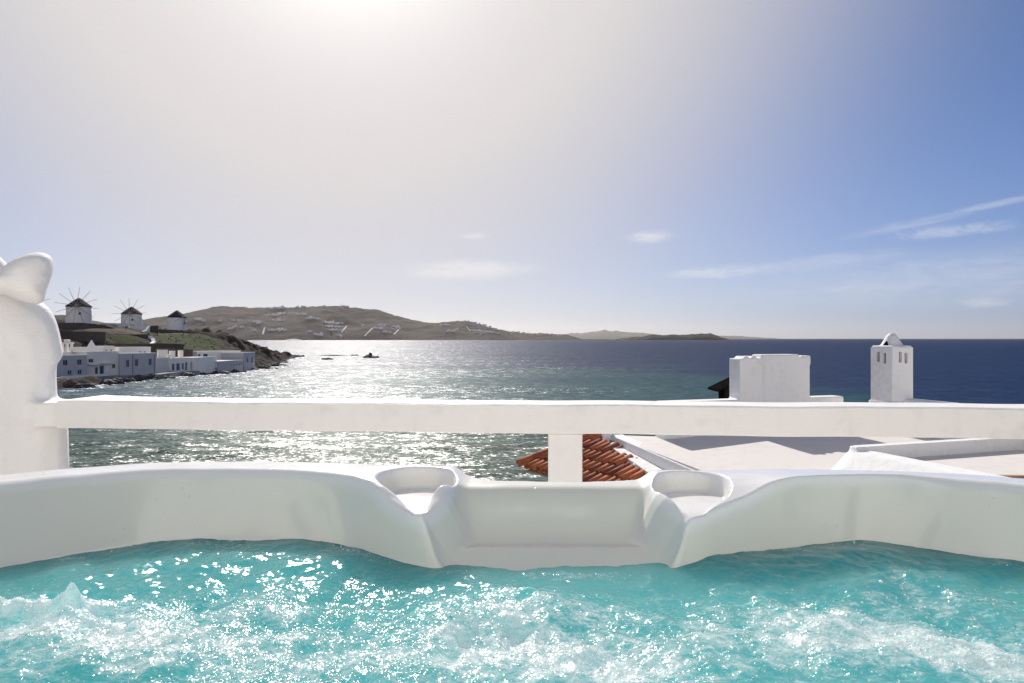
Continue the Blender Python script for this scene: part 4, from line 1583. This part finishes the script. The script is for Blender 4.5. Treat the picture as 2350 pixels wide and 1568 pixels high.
rimL = [rl(0, 1105, -.19), rl(100, 1096, -.19), rl(250, 1085, -.19), rl(400, 1079, -.19), rl(550, 1077, -.19), rl(700, 1080, -.19), rl(760, 1087, -.19),
        rl(795, 1097, -.191), rl(840, 1120, -.198), rl(890, 1145, -.209), rl(940, 1168, -.2175), rl(990, 1190, -.224)]
rimR = [rl(1565, 1208, -.228), rl(1620, 1180, -.219), rl(1680, 1150, -.208), rl(1740, 1116, -.196), rl(1800, 1102, -.188), rl(1900, 1096, -.187),
        rl(2020, 1093, -.187), rl(2150, 1095, -.187), rl(2250, 1102, -.187), rl(2350, 1112, -.187)]
backp = [(.76, .74), (.88, .52), (.92, .2), (.90, -.3), (.82, -.72), (.5, -.9), (0, -.94), (-.5, -.9), (-.85, -.7), (-.95, -.3), (-.97, .2), (-.92, .5), (-.78, .70)]
backr = [(.79, .76), (.92, .53), (.97, .2), (.95, -.3), (.87, -.75), (.52, -.95), (0, -.99), (-.52, -.95), (-.90, -.73), (-1.0, -.3), (-1.02, .2), (-.97, .52), (-.83, .74)]
polyA = np.array(list(map(tuple, catmull(wlineL, 6))) + wlineM + list(map(tuple, catmull(wlineR, 6))) + list(map(tuple, catmull(backp, 4))))
polyR = np.array(list(map(tuple, catmull(rimL, 6))) + [(-.086, .846), (.198, .836)] + list(map(tuple, catmull(rimR, 6))) + list(map(tuple, catmull(backr, 4))))
outer = [(-.713, .9515), (-.62, 1.012), (-.52, 1.050), (-.42, 1.056), (-.318, 1.050), (-.20, 1.034), (-.0745, 1.016), (-.035, .985), (.03, .975), (.10, .974), (.155, .980), (.195, .988), (.30, .984), (.40, .980), (.52, .967), (.622, .944), (.69, .908),
         (.85, .82), (1.05, .6), (1.14, .2), (1.12, -.5), (1.0, -.95), (.6, -1.12), (0, -1.16), (-.6, -1.12), (-1.05, -.95), (-1.17, -.5), (-1.18, .2), (-1.08, .6), (-.88, .82)]
polyO = catmull(outer, 4, True)


def axis(segs):
    r = []
    for a, b_, st in segs:
        r.append(np.arange(a, b_ - st * .5, st))
    r.append([segs[-1][1]])
    return np.concatenate(r)


tx = axis([(-1.30, -.76, .02), (-.76, .74, .0025), (.74, 1.28, .02)])
ty = axis([(-1.28, .74, .025), (.74, 1.09, .0022), (1.09, 1.2, .01)])
TX, TY = np.meshgrid(tx, ty, indexing="ij")
sdA = sd_poly(TX, TY, polyA)
sdO = sd_poly(TX, TY, polyO)
sdR = sd_poly(TX, TY, polyR)
gap = np.maximum(sdA - sdR, .014)


def blur(a, r, it=2):
    for _ in range(it):
        for ax in (0, 1):
            p_ = np.pad(a, [(r + 1, r) if k_ == ax else (0, 0) for k_ in (0, 1)], mode="edge")
            c_ = np.cumsum(p_, axis=ax)
            n_ = a.shape[ax]
            hi_ = np.take(c_, np.arange(2 * r + 1, 2 * r + 1 + n_), axis=ax)
            lo_ = np.take(c_, np.arange(0, n_), axis=ax)
            a = (hi_ - lo_) / (2 * r + 1)
    return a


gap = blur(gap, 26, 3)
sdA = blur(sdA, 8)
zw_ = np.interp(TX, [-.7, -.5, -.42, -.2, -.12, -.05, .2, .24, .7], [ZW, -.279, ZL, ZL, -.279, ZW, -.279, ZR_, ZR_])
wallA = zw_ + (-.19 - zw_) * sdA / gap
wallA = np.where(sdA < 0, zw_ + 3.0 * sdA, wallA)
zr = -.19 + .003 * sstep(.25, .4, TX)
wr = sstep(-.30, -.20, TX) * (1 - sstep(.30, .38, TX))
y0 = np.interp(TX, [-.3, 0, .12, .3], [.965, .965, .945, .940])
rampL = np.interp(TY, [.80, .84, .85, .872, .89, .905, .92, .945], [.052, .037, .034, .0275, .0185, .008, .002, 0])
rampR = np.interp(TY, [.80, .82, .829, .851, .874, .909, .93, .95], [.055, .045, .041, .032, .021, .008, .002, 0])
top = zr - np.where(TX < .06, rampL, rampR) * wr
# cup wells
def capsule(x, y, a, b_, ra_, rb_):
    ex, ey = b_[0] - a[0], b_[1] - a[1]
    t_ = np.clip(((x - a[0]) * ex + (y - a[1]) * ey) / (ex * ex + ey * ey), 0, 1)
    return np.hypot(x - a[0] - ex * t_, y - a[1] - ey * t_) - (ra_ + (rb_ - ra_) * t_)


sc1 = smin(np.hypot(TX + .1320, TY - .950) - .0475, capsule(TX, TY, (-.134, .925), (-.118, .872), .028, .010), .012)
sc2 = smin(np.hypot(TX - .2420, TY - .920) - .0455, capsule(TX, TY, (.240, .900), (.224, .852), .031, .012), .012)
fl1 = -.2185 - .05 * np.maximum(0, .95 - TY)
fl2 = -.2160 - .08 * np.maximum(0, .90 - TY)
cup1 = smax(fl1, fl1 + 3.6 * sc1, .008)
cup2 = smax(fl2, fl2 + 3.6 * sc2, .008)
# centre recess with its ledge
Ry = np.interp(TY, [.70, .80, .83, .843, .852, .862, .871, .882, .892, .901, .909, .920, .932, .942, .952, .99, 1.2],
               [-.42, -.32, -.289, -.2815, -.2735, -.2668, -.2655, -.2668, -.2662, -.2600, -.2505, -.2350, -.2170, -.2065, -.2030, -.2020, -.2020])
xl = np.interp(TY, [.80, .84, .855, .87, .885, .90, .96, 1.0], [-.102, -.097, -.090, -.075, -.062, -.055, -.046, -.044])
xr = np.interp(TY, [.80, .84, .855, .87, .885, .90, .94, .96, 1.0], [.206, .202, .194, .180, .168, .162, .162, .162, .160])
side = -.262 + 2.1 * np.maximum(xl - TX, TX - xr)
side = np.where(TY > .985, side * 1.0 + (TY - .985) * 0.0, side)
Ry = blur(Ry, 2)
cut = smax(Ry, side, .030)
body_z = smin(top + .001, wallA, .013)
body_z = smin(body_z, cup1, .007)
body_z = smin(body_z, cup2, .007)
body_z = smin(body_z, cut, .022)
body_z = smin(body_z, zr - 5.0 * (sdO + .004), .016)
cre = np.exp(-((TY - (.905 + .10 * (TX + .62))) / .006) ** 2) * sstep(-.76, -.62, TX) * (1 - sstep(-.56, -.46, TX))
body_z = np.maximum(body_z, -.85)
in_out = sdO > .09
body_z = np.where(in_out, -1.155, body_z)
nb2 = fft_noise(len(tx), len(ty), .0025, .0022, .02, .12, .8, 33)
fine = (np.abs(TX) < .75) & (TY > .74)
body_z = body_z + .0002 * nb2 * fine
Vt = np.stack([TX, TY, EYE + body_z], -1)
gx = np.gradient(body_z, tx, axis=0)
gy = np.gradient(body_z, ty, axis=1)
Nn = np.stack([-gx, -gy, np.ones_like(gx)], -1)
Nn /= np.linalg.norm(Nn, axis=-1, keepdims=True)
tub = empty("hot_tub", (0, 0, EYE - 1.16))
tag(tub, "white moulded hot tub with two cup wells on its rim", "hot tub")
cen = lambda a: (a[:-1, :-1] + a[1:, :-1] + a[1:, 1:] + a[:-1, 1:]) / 4
mc1 = (cen(sc1) < .006) & (cen(body_z) > -.23)
mc2 = (cen(sc2) < .006) & (cen(body_z) > -.23)
keep = (sdO[:-1, :-1] < .13)


def tpart(o):
    o.parent = tub
    o.location = (0, 0, -(EYE - 1.16))
    return o


wall_shade_v = sstep(.005, .018, top - body_z) * (sdO < -.01)  # painted shade on the inner walls below the rim
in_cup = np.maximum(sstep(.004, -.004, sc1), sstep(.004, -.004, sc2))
wall_shade_v = wall_shade_v * (1 - in_cup * (body_z > -.232))
tpart(grid_mesh("shell", Vt, M["acrylic"], mask=keep & ~mc1 & ~mc2, normals=Nn, attrs={"film": wall_shade_v}))
tpart(grid_mesh("cup_holder", Vt, M["acrylic"], mask=mc1, normals=Nn, attrs={"film": wall_shade_v}))
tpart(grid_mesh("cup_holder", Vt, M["acrylic"], mask=mc2, normals=Nn, attrs={"film": wall_shade_v}))

# ---- whirlpool water
wx = axis([(-.98, -.72, .01), (-.72, .72, .0016), (.72, .96, .01)])
wy = axis([(-.95, .50, .02), (.50, .99, .0016)])
WX, WY = np.meshgrid(wx, wy, indexing="ij")
nX, nY = WX.shape
# waves are made on a regular lattice and read at the grid points
DX = .0016
LN, LM = 1300, 1300
wv = (0.0035 * fft_noise(LN, LM, DX, DX, .05, .30, 1.0, 41) + 0.0010 * fft_noise(LN, LM, DX, DX, .018, .07, .8, 42)
      + 0.00038 * fft_noise(LN, LM, DX, DX, .007, .025, .7, 43))
chop = np.abs(fft_noise(LN, LM, DX, DX, .02, .10, .8, 44))
ii = ((WX + 1.0) / DX).astype(int) % LN
jj = ((WY + 1.0) / DX).astype(int) % LM
wave = wv[ii, jj]
chp = chop[ii, jj]


def wb(px, py, rx, ry, tilt=0.0):
    x, y = wl(px, py)
    dx_, dy_ = WX - x, WY - y
    c_, s_ = math.cos(tilt), math.sin(tilt)
    return np.exp(-(((dx_ * c_ + dy_ * s_) / rx) ** 2 + ((dy_ * c_ - dx_ * s_) / ry) ** 2))


jets = (1.0 * wb(90, 1440, .055, .045) + 1.0 * wb(230, 1480, .09, .05) + .9 * wb(1150, 1420, .055, .07) + .55 * wb(1330, 1400, .05, .03)
        + .7 * wb(1250, 1530, .10, .06) + .8 * wb(1400, 1510, .09, .05) + .8 * wb(1850, 1430, .09, .05) + .6 * wb(2060, 1340, .03, .025)
        + 1.0 * wb(2230, 1500, .11, .05, -.2) + .6 * wb(1950, 1500, .12, .05) + .7 * wb(700, 1500, .2, .05) + .5 * wb(560, 1400, .12, .05) + .5 * wb(2200, 1380, .09, .03))
sw = sd_poly(WX, WY, polyA)
calm = sstep(.0, .09, -sw)
amp = .35 + .65 * calm + .9 * np.clip(jets, 0, 1.2)
h = wave * amp + np.clip(jets, 0, 1.3) * (.004 + .0010 * chp)
spike = .016 * wb(10, 1405, .030, .016) + .017 * wb(165, 1405, .034, .016) + .012 * wb(95, 1450, .04, .02)
h += spike * (.75 + .28 * fft_noise(LN, LM, DX, DX, .012, .05, 1.0, 45)[ii, jj])
swell = (np.interp(WX, [-.7, -.5, -.42, -.2, -.12, -.05, .2, .24, .7], [ZW, -.279, ZL, ZL, -.279, ZW, -.279, ZR_, ZR_]) - ZW) * sstep(.72, .86, WY)
h += swell
froth = np.clip(jets * (.52 + .14 * chp) + spike / .02 * 1.3, 0, 1) * sstep(.0, .05, -sw)
froth += .10 * sstep(.55, 1.6, chp) * calm + .20 * sstep(.82, .66, WY) + .30 * np.exp(-((-sw - .012) / .016) ** 2) * sstep(-.4, 1.2, fft_noise(LN, LM, DX, DX, .03, .2, 1.0, 46)[ii, jj]) + .22 * sstep(.02, 0, -sw) * 0
froth = np.clip(froth, 0, 1)
Vw = np.stack([WX, WY, EYE + ZW + h], -1)
keepw = (cen(sw) < .03)
water = grid_mesh("tub_water", Vw, M["tubwater"], mask=keepw, attrs={"froth": froth})
tag(water, "bubbling turquoise water in the hot tub", kind="structure")

# bubbles and droplets riding on the froth
bm = bmesh.new()
pf = (froth ** 1.5 * (np.abs(WX) < .7) * (WY > .52)).ravel()
pick = rng.choice(pf.size, 6000, p=pf / pf.sum())
tmpl = bmesh.new()
bmesh.ops.create_icosphere(tmpl, subdivisions=1, radius=1.0)
tv = np.array([v.co[:] for v in tmpl.verts])
tf = np.array([[v.index for v in f_.verts] for f_ in tmpl.faces])
tmpl.free()
bm.free()
rad = rng.gamma(2.0, .00018, len(pick)) + .0003
pos = Vw.reshape(-1, 3)[pick] + np.stack([rng.uniform(-.001, .001, len(pick)), rng.uniform(-.001, .001, len(pick)), rad * .3], -1)
allv = (tv[None] * rad[:, None, None] + pos[:, None]).reshape(-1, 3)
allf = (tf[None] + (np.arange(len(pick)) * len(tv))[:, None, None]).reshape(-1, 3)
me = bpy.data.meshes.new("bubbles")
me.vertices.add(len(allv))
me.vertices.foreach_set("co", allv.astype(np.float32).ravel())
me.loops.add(allf.size)
me.loops.foreach_set("vertex_index", allf.astype(np.int32).ravel())
me.polygons.add(len(allf))
me.polygons.foreach_set("loop_start", np.arange(0, allf.size, 3, dtype=np.int32))
me.update(calc_edges=True)
me.polygons.foreach_set("use_smooth", np.full(len(allf), True))
mb, tb, bb_ = new_mat("bubble_film")
bb_.inputs["Base Color"].default_value = (0.88, 0.93, 0.93, 1)
bb_.inputs["Roughness"].default_value = 0.15
me.materials.append(mb)
tag(link(bpy.data.objects.new("bubbles", me)), "white bubbles frothing on the hot tub water", "bubbles", kind="stuff")

# ------------------------------------------------------------------ haze
bm = bmesh.new()
bm_box(bm, -24500, 24500, -450, 24000, -30, 420)
hz, th_, bh = new_mat("sea_haze")
hz.node_tree.nodes.remove(bh)
pv_ = th_.n("ShaderNodeVolumePrincipled")
pv_.inputs["Color"].default_value = (0.93, 0.87, 0.84, 1)
pv_.inputs["Density"].default_value = 2.1e-5
pv_.inputs["Anisotropy"].default_value = 0.55
hz.node_tree.links.new(pv_.outputs[0], hz.node_tree.nodes["Material Output"].inputs["Volume"])
tag(bm_obj("haze", bm, hz), "thin sea haze", kind="stuff")
